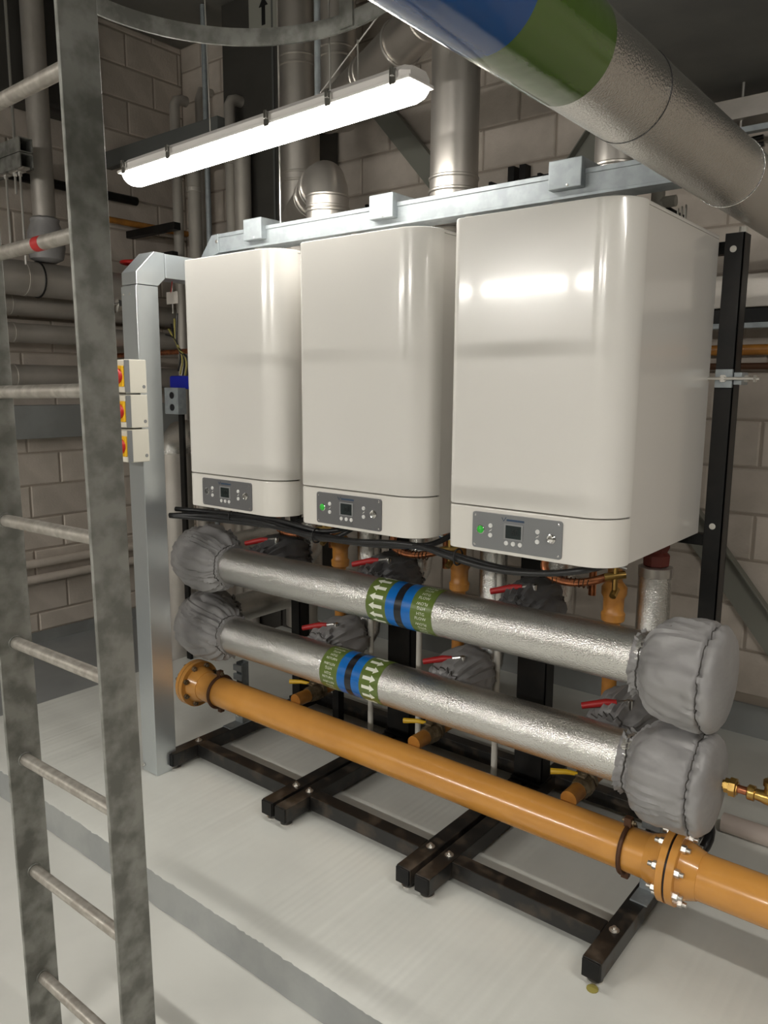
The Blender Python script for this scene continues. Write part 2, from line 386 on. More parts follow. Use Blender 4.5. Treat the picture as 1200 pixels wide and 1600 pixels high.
boiler(CX[1], 'middle white boiler between the other two boilers, green light on its panel', True, '', 'panel', CX[1]-.036)
boiler(CX[2], 'rightmost white boiler beside the tall black post, nearest the viewer', True, '60', 'panel3', CX[2]-.028)

# ------------------------------------------------------------------ black frame under and behind the boilers
fr = thing('support_frame', 'black box-section steel frame on the grey plinth carrying boilers and pipes', 'frame', (-1.76, 2.3, 0))
RZ0, RZ1 = .022, .082
rails = [(-2.795, -2.735), (-2.16, -2.10), (-2.085, -2.025), (-1.485, -1.425), (-1.405, -1.345), (-.805, -.745)]
for i, (a, b_) in enumerate(rails):
    part('base_rail', 'rail', fr, lambda b: b.box((a, 1.925, RZ0), (b_, 2.95, RZ1), .004))
    part('end_cap', 'black', fr, lambda b: b.box((a+.002, 1.918, RZ0+.002), (b_-.002, 1.926, RZ1-.002), .003))
    for yy in (1.955, 2.9):
        xm = (a+b_)/2
        part('foot', 'zincbolt', fr, lambda b: b.lathe((xm, yy, 0), (0, 0, 1), [(0, .024), (.006, .024), (.009, .009), (RZ0, .009)], 14))
for a, b_ in ((-2.735, -2.16), (-2.025, -1.485), (-1.345, -.805)):
    part('cross_rail', 'rail', fr, lambda b: b.box((a, 2.055, RZ0), (b_, 2.115, RZ1), .004))
    part('cross_rail', 'rail', fr, lambda b: b.box((a, 2.83, RZ0), (b_, 2.89, RZ1), .004))
for (a, b_) in rails:
    xm = (a+b_)/2
    hexbolt((xm, 2.085, RZ1-.001), (0, 0, 1), .011, .008).obj('bolt', 'zincbolt', fr)
    part('washer', 'zincbolt', fr, lambda b: b.cyl((xm, 2.085, RZ1-.002), (xm, 2.085, RZ1+.0015), .016, 14))
    if a < -2.7 or a > -.81:
        for yy in (2.21, 2.26): part('hole', 'lblack', fr, lambda b: b.cyl((xm, yy, RZ1-.002), (xm, yy, RZ1+.0006), .006, 10))
# rear posts
for a, b_ in ((-2.80, -2.74), (-2.16, -2.03), (-1.48, -1.35), (-.785, -.725)):
    def post(b):
        b.box((a, 2.72, RZ1-.002), (b_, 2.726, 2.19), .001); b.box((b_-.006, 2.72, RZ1-.002), (b_, 2.79, 2.19), .001)
        b.box((a, 2.784, RZ1-.002), (b_, 2.79, 2.17), .001)
    part('post', 'black', fr, post, smooth=False)
    part('post_foot', 'black', fr, lambda b: b.box((a-.004, 2.70, RZ1-.004), (b_+.004, 2.81, RZ1+.01), .002))
for z in (2.14, 1.235): part('bolt_head', 'whitep', fr, lambda b: b.lathe((-.758, 2.721, z), (0, -1, 0), [(0, .011), (.003, .010), (.005, 0)], 14))
part('post_top', 'whitep', fr, lambda b: b.cyl((-.742, 2.76, 2.18), (-.742, 2.76, 2.212), .013, 12), label='white stub on the right post')
def clampb(b):
    b.box((-.782, 2.708, 1.70), (-.728, 2.722, 1.76), .002); b.box((-.725, 2.715, 1.71), (-.70, 2.79, 1.75), .002)
part('post_clamp', 'zinc', fr, clampb)
part('clamp_stud', 'zincbolt', fr, lambda b: (b.cyl((-.815, 2.70, 1.73), (-.66, 2.70, 1.73), .005, 8), b.cyl((-.69, 2.75, 1.73), (-.655, 2.75, 1.73), .005, 8), b.cyl((-.70, 2.75, 1.73), (-.688, 2.75, 1.73), .013, 6), b.cyl((-.672, 2.75, 1.73), (-.664, 2.75, 1.73), .013, 6)))
hexbolt((-.755, 2.708, 1.73), (0, -1, 0), .013, .008).obj('bolt', 'zincbolt', fr)
for z in (1.16, 2.13): part('back_rail', 'black', fr, lambda b: b.box((-2.75, 2.745, z), (-.785, 2.783, z+.04), .002))
# upright slotted channels that carry the three headers
for xs in (-2.765, -.765):
    def chan(b):
        b.box((xs-.0205, 2.335, RZ1-.002), (xs-.018, 2.376, .385)); b.box((xs+.018, 2.335, RZ1-.002), (xs+.0205, 2.376, .385)); b.box((xs-.018, 2.373, RZ1-.002), (xs+.018, 2.376, .385))
    sc = part('support_channel', 'zinc', fr, chan, smooth=False, label='galvanised upright channel')
    part('channel_foot', 'zinc', sc, lambda b: (b.box((xs-.028, 2.25, RZ1-.001), (xs+.028, 2.38, RZ1+.005), .001), b.box((xs-.026, 2.326, RZ1), (xs+.026, 2.334, RZ1+.11), .001)))
    for z in (.125, .165): hexbolt((xs, 2.327, z), (0, -1, 0), .011, .008).obj('bolt', 'zincbolt', sc)
    for z in (.30, .345): part('channel_plate', 'zinc', sc, lambda b: b.box((xs-.03, 2.322, z), (xs+.03, 2.333, z+.03), .002))
part('floor_stud', 'wire_y', fr, lambda b: b.cyl((-.765, 1.915, 0.0005), (-.765, 1.915, .003), .017, 12), label='yellowish paint patch under the right foot')

# ------------------------------------------------------------------ ochre gas header
GY, GZ, GR = 2.22, .275, .069
gas = thing('gas_header', 'ochre yellow gas pipe running low across the front of the frame', 'pipe', (-1.6, GY, GZ))
part('pipe', 'yellow', gas, lambda b: b.cyl((-2.90, GY, GZ), (.9, GY, GZ), GR, 40))
def flange(x, d, name='flange', bl=True):
    f = part(name, 'yellow', gas, lambda b: b.lathe((x, GY, GZ), (d, 0, 0), [(0, .110), (.020, .110), (.022, .108), (.023, .088), (.040, .083), (.075, GR+.002)], 48))
    return f
f1 = flange(-2.940, 1)
part('blind_plate', 'yellow', gas, lambda b: b.lathe((-2.965, GY, GZ), (1, 0, 0), [(0, .108), (.002, .110), (.022, .110)], 48))
part('gasket', 'rust', gas, lambda b: b.cyl((-2.9435, GY, GZ), (-2.9395, GY, GZ), .1085, 40))
for k in range(8):
    a = 2*pi*k/8+pi/8; c = Vector((0, cos(a)*.092, sin(a)*.092))
    part('flange_bolt', 'dirt', f1, lambda b: (b.cyl(Vector((-2.920, GY, GZ))+c, Vector((-2.905, GY, GZ))+c, .0125, 6), b.cyl(Vector((-2.985, GY, GZ))+c, Vector((-2.897, GY, GZ))+c, .007, 10), b.cyl(Vector((-2.977, GY, GZ))+c, Vector((-2.965, GY, GZ))+c, .0125, 6)))
part('purge_plug', 'dirt', gas, lambda b: b.lathe((-2.965, GY-.01, GZ+.01), (-1, 0, 0), [(0, .02), (.02, .02), (.02, .014), (.05, .014), (.05, .019), (.085, .019), (.09, .012), (.1, .012)], 12))
f2 = flange(-.655, -1); f3 = flange(-.648, 1)
part('gasket', 'lblack', gas, lambda b: b.cyl((-.6565, GY, GZ), (-.6465, GY, GZ), .104, 40))
for k in range(8):
    a = 2*pi*k/8+pi/8; c = Vector((0, cos(a)*.094, sin(a)*.094))
    part('flange_bolt', 'zincbolt', f2, lambda b: (b.cyl(Vector((-.690, GY, GZ))+c, Vector((-.6755, GY, GZ))+c, .0125, 6), b.cyl(Vector((-.704, GY, GZ))+c, Vector((-.60, GY, GZ))+c, .0075, 10), b.cyl(Vector((-.628, GY, GZ))+c, Vector((-.612, GY, GZ))+c, .0125, 6)))
for x in (-2.765, -.80):
    cl = part('pipe_clip', 'rust', gas, lambda b: (b.torus((x, GY, GZ), (1, 0, 0), GR+.006, .0075, 40, 8), b.box((x-.012, GY-.012, GZ+GR+.006), (x+.012, GY+.012, GZ+GR+.036), .003), b.box((x-.012, GY-.012, GZ-GR-.03), (x+.012, GY+.012, GZ-GR-.004), .003)))
    part('clip_bolt', 'dirt', cl, lambda b: (b.cyl((x-.02, GY, GZ+GR+.022), (x+.024, GY, GZ+GR+.022), .005, 8), b.cyl((x+.010, GY, GZ+GR+.022), (x+.018, GY, GZ+GR+.022), .010, 6)))
    part('clip_rod', 'dirt', cl, lambda b: b.cyl((x, GY+GR, GZ), (x, 2.334, GZ), .006, 8))
for i, cx in enumerate(CX):
    xb = cx+.045
    br = part('branch_pipe', 'ochre_d', gas, lambda b: (b.cyl((xb, GY+.05, .335), (xb, GY+.135, .335), .029, 20), b.tube([(xb, GY+.21, .335), (xb, GY+.30, .335), (xb, GY+.335, .338), (xb, GY+.345, .365), (xb, GY+.345, 1.20)], .026, 20)))
    part('valve_body', 'dirt', br, lambda b: b.lathe((xb, GY+.125, .335), (0, 1, 0), [(0, .033), (.02, .037), (.022, .030), (.035, .038), (.06, .038), (.073, .030), (.075, .037), (.095, .034)], 8))
    part('valve_lever', 'ygrip', br, lambda b: (b.tube([(xb-.02, GY+.155, .378), (xb-.05, GY+.135, .384), (xb-.10, GY+.115, .378)], [.007, .009, .011], 8)))
    part('valve_stem', 'dirt', br, lambda b: (b.cyl((xb, GY+.165, .36), (xb, GY+.165, .385), .01, 10), b.box((xb-.03, GY+.145, .374), (xb+.012, GY+.18, .380), .001)))
    part('gas_cock', 'ochre_d', br, lambda b: b.lathe((xb, GY+.345, .88), (0, 0, 1), [(0, .027), (.01, .040), (.035, .042), (.045, .035), (.09, .036), (.105, .044), (.13, .044), (.15, .028)], 16))

# ------------------------------------------------------------------ insulated headers with printed bands
def wrap_mesh(name, polys, m, parent, x0, yc, zc, r):
    V, F = [], []
    for vs, fs in polys:
        o_ = len(V); V += vs; F += [tuple(i+o_ for i in f) for f in fs]
    org = wloc(parent); me = bpy.data.meshes.new(name)
    me.from_pydata([Vector((x0+u, yc-r*cos(v/r), zc+r*sin(v/r)))-org for u, v in V], [], F)
    me.materials.append(M[m]); o = bpy.data.objects.new(name, me); C.objects.link(o); o.parent = parent; return o
def arrow_poly(d, v, L=.062, h=.0065, H=.0145):
    u = lambda t: (t-.5)*L*d
    pts = [(u(0), v-h), (u(.62), v-h), (u(.62), v), (u(0), v), (u(.62), v+h), (u(0), v+h), (u(.62), v-H), (u(1), v), (u(.62), v+H)]
    return pts, [(0, 1, 2, 3), (3, 2, 4, 5), (6, 7, 2), (2, 7, 8)]
def header(name, yc, zc, r, x0, x1, bx, label, words, arrows_left):
    t = thing(name, label, 'pipe', ((x0+x1)/2, yc, zc))
    part('insulation_cladding', 'foil', t, lambda b: b.lathe((x0, yc, zc), (1, 0, 0), [(x1*0+d, r) for d in [ (x1-x0)*k/24 for k in range(25)]], 56))
    part('cladding_seam', 'foil_dull', t, lambda b: b.box((x0+.02, yc-.012, zc-r-.0012), (x1-.02, yc+.004, zc-r+.002)))
    wd = [('green', .092), ('blue', .041), ('lblack', .032), ('blue', .041), ('green', .092)]
    bd = None; x = bx
    for i, (m, w_) in enumerate(wd):
        e = 0 if m != 'lblack' else .0006
        bd = part('identification_band', m, t, lambda b: b.lathe((x, yc, zc), (1, 0, 0), [(0, r-.001), (0, r+.0012+e), (w_, r+.0012+e), (w_, r-.001)], 56), label={'green': 'green printed band', 'blue': 'blue band', 'lblack': 'black band'}[m])
        R = r+.0019; circ = 2*pi*R
        if m == 'green':
            is_arrow = (i == 0) == arrows_left
            n = 15 if is_arrow else 15
            if is_arrow:
                d = -1 if arrows_left else 1
                wrap_mesh('printed_arrows', [arrow_poly(d, circ*k/n) for k in range(n)], 'print', bd, x+w_/2, yc, zc, R)
            else:
                polys = []; n = 14
                for k in range(n):
                    up = k % 2 == 0; s_ = 1 if up else -1
                    for line, dv in zip(words, (.0085, -.0085)):
                        V, F = font_mesh(line, .0155 if len(line) < 5 else .0135)
                        polys.append(([(s_*a*1.12, circ*k/n+s_*(c+dv)) for a, c, _ in V], F))
                wrap_mesh('printed_words', polys, 'print', bd, x+w_/2, yc, zc, R)
        x += w_
    return t
UY, UZ, LZ, UR = 2.22, .898, .572, .083
header('flow_header', UY, UZ, UR, -2.672, -.772, -1.805, 'upper silver lagged pipe with green and blue flow band', ('HTG', 'FLOW'), True)
header('return_header', UY, LZ, UR, -2.672, -.792, -2.045, 'lower silver lagged pipe with green and blue return band', ('HTG', 'RETURN'), False)

# ------------------------------------------------------------------ fabric jackets
def jacket(label, path, radii, n=72, seed=0, m='fabric', cin=(0,), cat='jacket', amp=1.0, sub=5, folds=17, seams=(), rmin=0):
    """sweep of a path whose radius bulges; folds gather towards the cinched stations"""
    P = [Vector(p) for p in path]; K = len(P)
    T = [i+q/sub for i in range(K-1) for q in range(sub)]+[K-1]
    def itp(A, t):
        i = min(int(t), K-2); f = t-i; p0, p1, p2, p3 = A[max(i-1, 0)], A[i], A[i+1], A[min(i+2, K-1)]
        return .5*((2*p1)+(p2-p0)*f+(2*p0-5*p1+4*p2-p3)*f*f+(3*p1-p0-3*p2+p3)*f**3)
    Q = [itp(P, t) for t in T]; Rr = [max(itp(radii, t), .002) for t in T]
    root = thing('insulation_jacket', label, cat, tuple(sum(P, Vector())/K))
    b = MB(); u = None; rings = []; so = Vector((seed*5.1, seed*2.3, 0))
    def ridge(q, w_): return max(0, 1-abs(noise.noise(q))*w_)**2
    for i, p in enumerate(Q):
        d = (Q[min(i+1, len(Q)-1)]-Q[max(i-1, 0)]).normalized()
        if u is None: u, v = frame(d)
        else: u = (u-d*u.dot(d)).normalized(); v = d.cross(u)
        near = min([abs(T[i]-c) for c in cin] or [9]); wgt = math.exp(-near*.5); wg2 = math.exp(-near*.38)
        ns = min([abs(T[i]-c) for c in seams] or [9]); ws = math.exp(-(ns*1.3)**2)
        ring = []
        for k in range(n):
            a = 2*pi*k/n; dr = u*cos(a)+v*sin(a)
            sw = near*.35*noise.noise(dr*1.3+so)
            fa = a+sw
            fold = wgt*(.20*(.45-abs(sin(folds*.5*fa+seed*3+1.3*sin(3*a+seed))))+.05*sin(folds*1.9*fa+seed))
            dent = -(.25+wg2)*.20*max(0, noise.noise(dr*3.1+so+Vector((0, 0, near*.25))))
            q = p+dr*Rr[i]
            crease = -.075*ridge(q*7+so, 4)*(.35+wg2)-.05*ridge(q*14+so*2, 4.5)*(.3+wg2)
            puck = -ws*.15*ridge(dr*5.5+so, 2.2)
            nz = noise.noise(q*6+so)*.045+noise.noise(q*28)*.009
            if near < .3: dent *= .3; crease *= .4
            rad = Rr[i]*(1+amp*(fold+nz+crease+dent+puck))
            if rmin and T[i] < 2.2: rad = max(rad, rmin+.004*abs(sin(folds*fa)))
            ring.append(p+dr*rad+d*(noise.noise(dr*2.4+so)*.012*wgt))
        rings.append(ring)
    b.rings(rings); c = b.obj('cover', m, root)
    for ti in seams:
        i = min(range(len(T)), key=lambda q: abs(T[q]-ti)); rg = rings[i]; ctr = sum((Vector(q) for q in rg), Vector())/n
        part('seam', 'thread', root, lambda b: b.tube([Vector(q)+(Vector(q)-ctr).normalized()*.0003+Vector((noise.noise(Vector(q)*30)*.005, 0, 0)) for q in rg], .0021, 5, closed=True))
    for ci in cin:
        i = min(range(len(T)), key=lambda q: abs(T[q]-ci)); rg = rings[i]; ctr = sum((Vector(q) for q in rg), Vector())/n
        part('drawstring', 'thread', root, lambda b: b.tube([ctr+(Vector(q)-ctr)*1.012+Vector((0, 0, noise.noise(Vector(q)*25)*.004)) for q in rg], .0026, 6, closed=True))
    return root
def drum(z, x0, lab, seed, k=1, e=1.05):
    st = [(-.022, .104), (0, .087), (.016, .112), (.045, .146), (.10, .160), (.165, .161), (.178, .152), (.192, .155), (.212, .138), (.222, .09), (.227, .04), (.229, .004)]
    return jacket(lab, [(x0+a*e, UY, z) for a, _ in st], [r*k for _, r in st], seed=seed, cin=(1,), seams=(6,), amp=.85, folds=15, n=120, rmin=UR+.0025)
drum(UZ-.012, -.775, 'upper grey fabric jacket strapped over the right end of the flow pipe', 1)
drum(LZ-.008, -.797, 'lower grey fabric jacket on the right end of the return pipe, above the yellow flange', 2, 1.0, 1.12)
for z, lab, sd in ((UZ, 'upper grey fabric elbow jacket at the left end of the flow pipe', 3), (LZ, 'lower grey fabric elbow jacket at the left end of the return pipe', 4)):
    jacket(lab, [(-2.655, UY, z), (-2.675, UY, z), (-2.70, UY, z), (-2.76, UY, z), (-2.85, UY+.012, z), (-2.925, UY+.05, z), (-2.965, UY+.12, z), (-2.975, UY+.19, z), (-2.978, UY+.22, z), (-2.98, UY+.25, z)],
           [.102, .087, .115, .140, .150, .150, .140, .118, .085, .092], seed=sd, cin=(1, 8), amp=1.05, n=120, rmin=UR+.0025)
# lagged tails running back from the left elbows
for z, lab, up in ((UZ, 'lagged silver tail pipe behind the upper left jacket', True), (LZ, 'lagged silver tail pipe behind the lower left jacket', False)):
    if up: pts = [(-2.98, 2.47, z), (-2.98, 2.9, z), (-2.99, 3.02, z+.02), (-3.05, 3.05, z+.12), (-3.05, 3.05, 1.25), (-3.07, 3.05, 1.36), (-3.2, 3.05, 1.40)]
    else: pts = [(-2.98, 2.47, z), (-2.98, 3.3, z)]
    tag(MB().tube(pts, .072, 28, smooth=2 if up else 0).obj('lagged_pipe', 'foil'), lab, 'pipe')
# jackets over the end flanges (small foil-edged valve at the far left)
# ------------------------------------------------------------------ pipework under each boiler
who = ('left boiler', 'middle boiler', 'right boiler')
for i, cx in enumerate(CX):
    W = who[i]; xr_, xf = cx+.16, cx-.20
    t = thing('lagged_riser', 'lagged vertical pipe under the '+W+', red union on top', 'pipe', (xr_, 2.6, .5))
    part('cladding', 'foil', t, lambda b: b.tube([(xr_, 2.568, LZ), (xr_, 2.60, LZ+.004), (xr_, 2.625, LZ+.025), (xr_, 2.635, LZ+.08), (xr_, 2.635, 1.085)], .056, 28))
    part('end_collar', 'steel', t, lambda b: b.lathe((xr_, 2.635, 1.055), (0, 0, 1), [(0, .0575), (.032, .0575), (.034, .05), (.034, .03)], 28))
    part('union', 'redcast', t, lambda b: b.lathe((xr_, 2.635, 1.085), (0, 0, 1), [(0, .03), (.01, .045), (.045, .047), (.055, .036), (.075, .045), (.115, .043), (.118, .02)], 8))
    t2 = thing('lagged_riser', 'short lagged vertical flow pipe behind the valve jacket of the '+W, 'pipe', (xf, 2.6, .9))
    part('cladding', 'foil', t2, lambda b: b.tube([(xf, 2.568, UZ), (xf, 2.60, UZ+.004), (xf, 2.625, UZ+.025), (xf, 2.635, UZ+.08), (xf, 2.635, 1.13)], .05, 24))
    part('union', 'brass', t2, lambda b: b.lathe((xf, 2.635, 1.13), (0, 0, 1), [(0, .03), (.01, .04), (.03, .04), (.05, .028), (.075, .028)], 8))
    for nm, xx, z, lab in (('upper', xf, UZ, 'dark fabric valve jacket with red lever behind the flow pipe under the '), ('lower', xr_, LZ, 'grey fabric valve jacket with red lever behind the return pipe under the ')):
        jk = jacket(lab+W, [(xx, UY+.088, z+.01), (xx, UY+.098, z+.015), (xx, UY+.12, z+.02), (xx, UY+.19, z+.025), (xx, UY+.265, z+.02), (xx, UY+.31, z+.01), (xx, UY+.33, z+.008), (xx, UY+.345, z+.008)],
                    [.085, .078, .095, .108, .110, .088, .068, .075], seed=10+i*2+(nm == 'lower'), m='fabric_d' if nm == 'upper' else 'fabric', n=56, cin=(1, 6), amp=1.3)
        lv = part('lever', 'redgrip', jk, lambda b: b.tube([(xx+.0, UY+.13, z+.112), (xx-.03, UY+.115, z+.108), (xx-.10, UY+.085, z+.088)], [.009, .013, .011], 10), label='red lever grip')
        part('lever_stem', 'chrome', jk, lambda b: (b.cyl((xx+.035, UY+.15, z+.06), (xx+.035, UY+.15, z+.122), .011, 10), b.tube([(xx+.035, UY+.15, z+.118), (xx, UY+.13, z+.112)], .006, 8)))
    # condensate and copper
    if i < 2: tag(MB().cyl((cx+.24, 2.55, .13), (cx+.24, 2.55, 1.206), .0125, 12).obj('condensate_pipe', 'whitep'), 'thin white plastic pipe hanging behind the headers, right under the '+W, 'pipe')
    if i == 1: tag(MB().cyl((cx-.14, 2.55, .13), (cx-.14, 2.55, 1.206), .0125, 12).obj('condensate_pipe', 'whitep'), 'thin white plastic pipe hanging behind the headers, left under the '+W, 'pipe')
    cp = thing('copper_filling_loop', 'braided copper loop with small tap hanging under the '+W, 'pipe', (cx-.02, 2.35, 1.12))
    part('tail', 'copper', cp, lambda b: b.cyl((cx-.10, 2.32, 1.12), (cx-.10, 2.32, 1.2), .013, 14))
    part('hose', 'copper', cp, lambda b: b.tube([(cx-.10, 2.32, 1.13), (cx-.10, 2.31, 1.10), (cx-.07, 2.30, 1.075), (cx, 2.31, 1.065), (cx+.06, 2.34, 1.075), (cx+.095, 2.37, 1.09)], .0135, 12, smooth=2))
    for k in range(9): 
        part('hose_rib', 'rust', cp, lambda b: b.torus((cx-.06+.014*k, 2.302+.0032*k, 1.071-.0005*k), (1, .2, 0), .0138, .0022, 14, 6))
    part('tap', 'brass', cp, lambda b: (b.cyl((cx+.09, 2.36, 1.09), (cx+.145, 2.40, 1.10), .013, 10), b.cyl((cx+.12, 2.38, 1.05), (cx+.12, 2.38, 1.13), .009, 10), b.cyl((cx+.12, 2.365, 1.03), (cx+.12, 2.395, 1.05), .012, 8)))
    part('tap_handle', 'chrome', cp, lambda b: (b.tube([(cx+.085, 2.36, 1.145), (cx+.12, 2.38, 1.13), (cx+.15, 2.395, 1.12)], .006, 8)))
    tag(MB().cyl((cx-.06, 2.62, .95), (cx-.06, 2.62, 1.2), .014, 12).obj('copper_tail', 'copper'), 'straight copper pipe rising into the underside of the '+W, 'pipe')

# black cable bundle draped under the boilers
cb = thing('cable_bundle', 'bundle of black cables draped beneath the fronts of the boilers', 'cables', (-2, 2.08, 1.15))
for k in range(6):
    o1, o2 = random.uniform(-.012, .012), random.uniform(-.014, .014)
    pts = []
    src = [(-2.77, 1.99, 1.155), (-2.6, 2.04, 1.165), (-2.3, 2.06, 1.172), (-2.16, 2.06, 1.165), (-1.98, 2.06, 1.148), (-1.78, 2.06, 1.152), (-1.60, 2.06, 1.170), (-1.50, 2.06, 1.178), (-1.38, 2.06, 1.160), (-1.2, 2.06, 1.150), (-1.05, 2.06, 1.155), (-.93, 2.07, 1.175), (-.86, 2.15, 1.20)]
    if k in (1, 4): src = src[:5]+[(-1.9, 2.09, 1.165), (-1.84, 2.14, 1.2)]
    if k == 2: src = src[:4]+[(-2.12, 2.1, 1.19), (-2.1, 2.16, 1.205)]
    if k == 5: src = src[:8]+[(-1.46, 2.1, 1.185), (-1.44, 2.16, 1.205)]
    for j, p in enumerate(src):
        e = 1 if j < len(src)-1 else .3
        pts.append((p[0], p[1]+e*(o1+.01*sin(j*1.3+k)), p[2]+e*(o2+.006*sin(j*1.9+k*2))-.004))
    part('cable', 'cable', cb, lambda b: b.tube(pts, .0098, 10, smooth=2))
for x, z in ((-2.45, 1.168), (-1.98, 1.148), (-1.35, 1.158)):
    part('cable_tie', 'cable', cb, lambda b: b.torus((x, 2.06, z-.003), (1, 0, 0), .0265, .003, 20, 6))

# ------------------------------------------------------------------ galvanised trunking: riser column and the run over the boilers
tk = thing('trunking_column', 'galvanised cable trunking column standing at the left of the boilers', 'trunking', (-2.82, 1.91, 0))
TX0, TX1, TY0, TY1 = -2.858, -2.758, 1.855, 1.955
part('riser', 'trunk', tk, lambda b: b.box((TX0, TY0, 0), (TX1, TY1, 2.09), .002), smooth=False)
part('riser_lid', 'trunk', tk, lambda b: b.box((TX0-.002, TY0-.004, .004), (TX1+.001, TY0+.002, 2.085), .001), smooth=False)
part('elbow', 'trunk', tk, lambda b: b.prism([(TY0, 2.092), (TY0, 2.14), (TY0+.085, 2.225), (TY0+.135, 2.225), (TY0+.135, 2.125), (TY1, 2.092)], TX0-.001, TX1+.0015, .0015, axis='x'), smooth=False)
part('rear_run', 'trunk', tk, lambda b: b.box((TX0, TY0+.138, 2.127), (TX1, 2.70, 2.223), .002), smooth=False)
for sx in (-2.845, -2.80): part('screw', 'zincbolt', tk, lambda b: b.lathe((sx, TY0-.004, 2.055), (0, -1, 0), [(0, .004), (.002, .0035), (.003, 0)], 8))
hexbolt((TX0+.01, TY0-.006, .03), (0, -1, 0), .008, .006).obj('bolt', 'zincbolt', tk)
tt = thing('overhead_trunking', 'galvanised trunking running along above the boiler tops', 'trunking', (-1.7, 2.33, 2.28))
OY0, OY1, OZ0, OZ1 = 2.31, 2.41, 2.275, 2.348
part('run', 'zinc', tt, lambda b: b.box((-2.80, OY0, OZ0), (-.815, OY1, OZ1), .002), smooth=False)
part('lid', 'zinc', tt, lambda b: b.box((-2.80, OY0-.004, OZ1-.012), (-.815, OY1+.004, OZ1+.003), .001), smooth=False)
part('lower_lip', 'zinc', tt, lambda b: b.box((-2.80, OY0-.003, OZ0-.003), (-.815, OY0+.012, OZ0+.006), .001), smooth=False)
part('end_elbow', 'zinc', tt, lambda b: b.prism([(-2.80, OZ1+.004), (-2.845, OZ1+.002), (-2.93, OZ0-.02), (-2.93, OZ0-.10), (-2.86, OZ0-.10), (-2.86, OZ0-.02), (-2.80, OZ0-.004)], OY0-.005, OY1+.005, .002, axis='y'), smooth=False)
part('screw', 'zincbolt', tt, lambda b: b.lathe((-2.81, OY0-.005, OZ0+.045), (0, -1, 0), [(0, .008), (.003, .007), (.004, 0)], 10))
for x in (-2.55, -1.86, -1.14):
    bx = part('support_box', 'zinc', tt, lambda b: b.box((x-.055, OY0-.03, OZ0+.022), (x+.055, OY1+.02, OZ1+.034), .003), smooth=False)
    part('box_screw', 'zincbolt', bx, lambda b: b.lathe((x+.01, OY0-.03, OZ0+.03), (0, -1, 0), [(0, .004), (.002, .0035), (.003, 0)], 8))
for x, y, lab in ((-1.53, 2.36, 'white pipe stub between trunking and middle boiler'), (-1.20, 2.36, 'white pipe stub between trunking and right boiler'), (-2.05, 2.36, 'white pipe stub at the left top of the middle boiler'), (-2.6, 2.36, 'white pipe stub between trunking and left boiler')):
    tag(MB().cyl((x, y, 2.18), (x, y, 2.28), .016, 12).obj('pipe_stub', 'whitep'), lab, 'pipe')

# isolator switches on the column
pos = ('topmost', 'middle', 'lowest')
for i in range(3):
    z1_ = 1.795-.137*i; z0_ = z1_-.131
    t = thing('isolator_switch', 'cream rotary isolator switch on the trunking column, %s of three' % pos[i], 'switch', (-2.7770, 1.81, z0_), 'isolator switches on the trunking')
    part('back_box', 'cream', t, lambda b: b.box((-2.8420, 1.775, z0_), (-2.7120, 1.853, z1_), .004))
    part('cover', 'cream', t, lambda b: b.box((-2.8400, 1.752, z0_+.002), (-2.7140, 1.7745, z1_-.002), .004))
    part('cover_strip', 'panel3', t, lambda b: b.box((-2.7110, 1.7525, z0_+.003), (-2.7102, 1.774, z1_-.003)))
    pp = part('switch_plate', 'yplate', t, lambda b: b.box((-2.8270, 1.742, z0_+.025), (-2.7135, 1.7525, z1_-.025), .003))
    part('rotary_knob', 'red', t, lambda b: (b.lathe((-2.742, 1.743, (z0_+z1_)/2), (0, -1, 0), [(0, .03), (.012, .029), (.014, .027), (.014, 0)], 24), b.box((-2.750, 1.715, (z0_+z1_)/2-.03), (-2.734, 1.731, (z0_+z1_)/2+.03), .003)))
    part('blank_plug', 'bezel', t, lambda b: b.lathe((-2.7125, 1.838, z0_+.025), (1, 0, 0), [(0, .007), (.0015, .007), (.002, .005), (.0008, 0)], 14))
t = thing('paper_tag', 'pale paper tag hanging under the trunking elbow beside the left boiler', 'tag', (-2.82, 2.07, 2.05))
part('card', 'tag', t, lambda b: b.box((-2.86, 2.068, 2.035), (-2.785, 2.070, 2.085), .0005))
part('string', 'red', t, lambda b: b.tube([(-2.83, 2.069, 2.08), (-2.825, 2.069, 2.10), (-2.82, 2.07, 2.128)], .0022, 6))

# ------------------------------------------------------------------ cage ladder
ld = thing('cage_ladder', 'galvanised fixed ladder with rungs and cage hoop in the left foreground', 'ladder', (-1.66, .9, ZF))
LX0, LX1, LY0, LY1 = -1.902, -1.437, .850, .936
for x in (LX0, LX1): part('stile', 'galv', ld, lambda b: b.box((x-.010, LY0, ZF), (x, LY1, 3.6), .0015, 1))
for k in range(12):
    z = 1.6825+.316*(k-5)
    rg = part('rung', 'galv_rung', ld, lambda b: b.cyl((LX0-.010, (LY0+LY1)/2, z), (LX1-.0105, (LY0+LY1)/2, z), .0155, 18))
    if k == 6: part('tape_mark', 'redgrip', rg, lambda b: b.cyl((-1.655, (LY0+LY1)/2, z), (-1.625, (LY0+LY1)/2, z), .0159, 18), label='red tape mark on the rung')
    part('rung_weld', 'galv', rg, lambda b: b.torus((LX0+.0005, (LY0+LY1)/2, z), (1, 0, 0), .0165, .003, 18, 6))
HX, HY, HR, HZ = -1.606, 1.392, .505, 2.75
def hoop(b, z):
    n = 64; a0 = atan2(LY1-HY, LX1-HX); a1 = atan2(LY1-HY, LX0-HX)+2*pi
    rows = []
    for k in range(n+1):
        a = a0+(a1-a0)*k/n
        rows.append([(HX+rr*cos(a), HY+rr*sin(a), zz) for rr, zz in ((HR-.004, z), (HR+.004, z), (HR+.004, z+.05), (HR-.004, z+.05))])
    b.rings(rows)
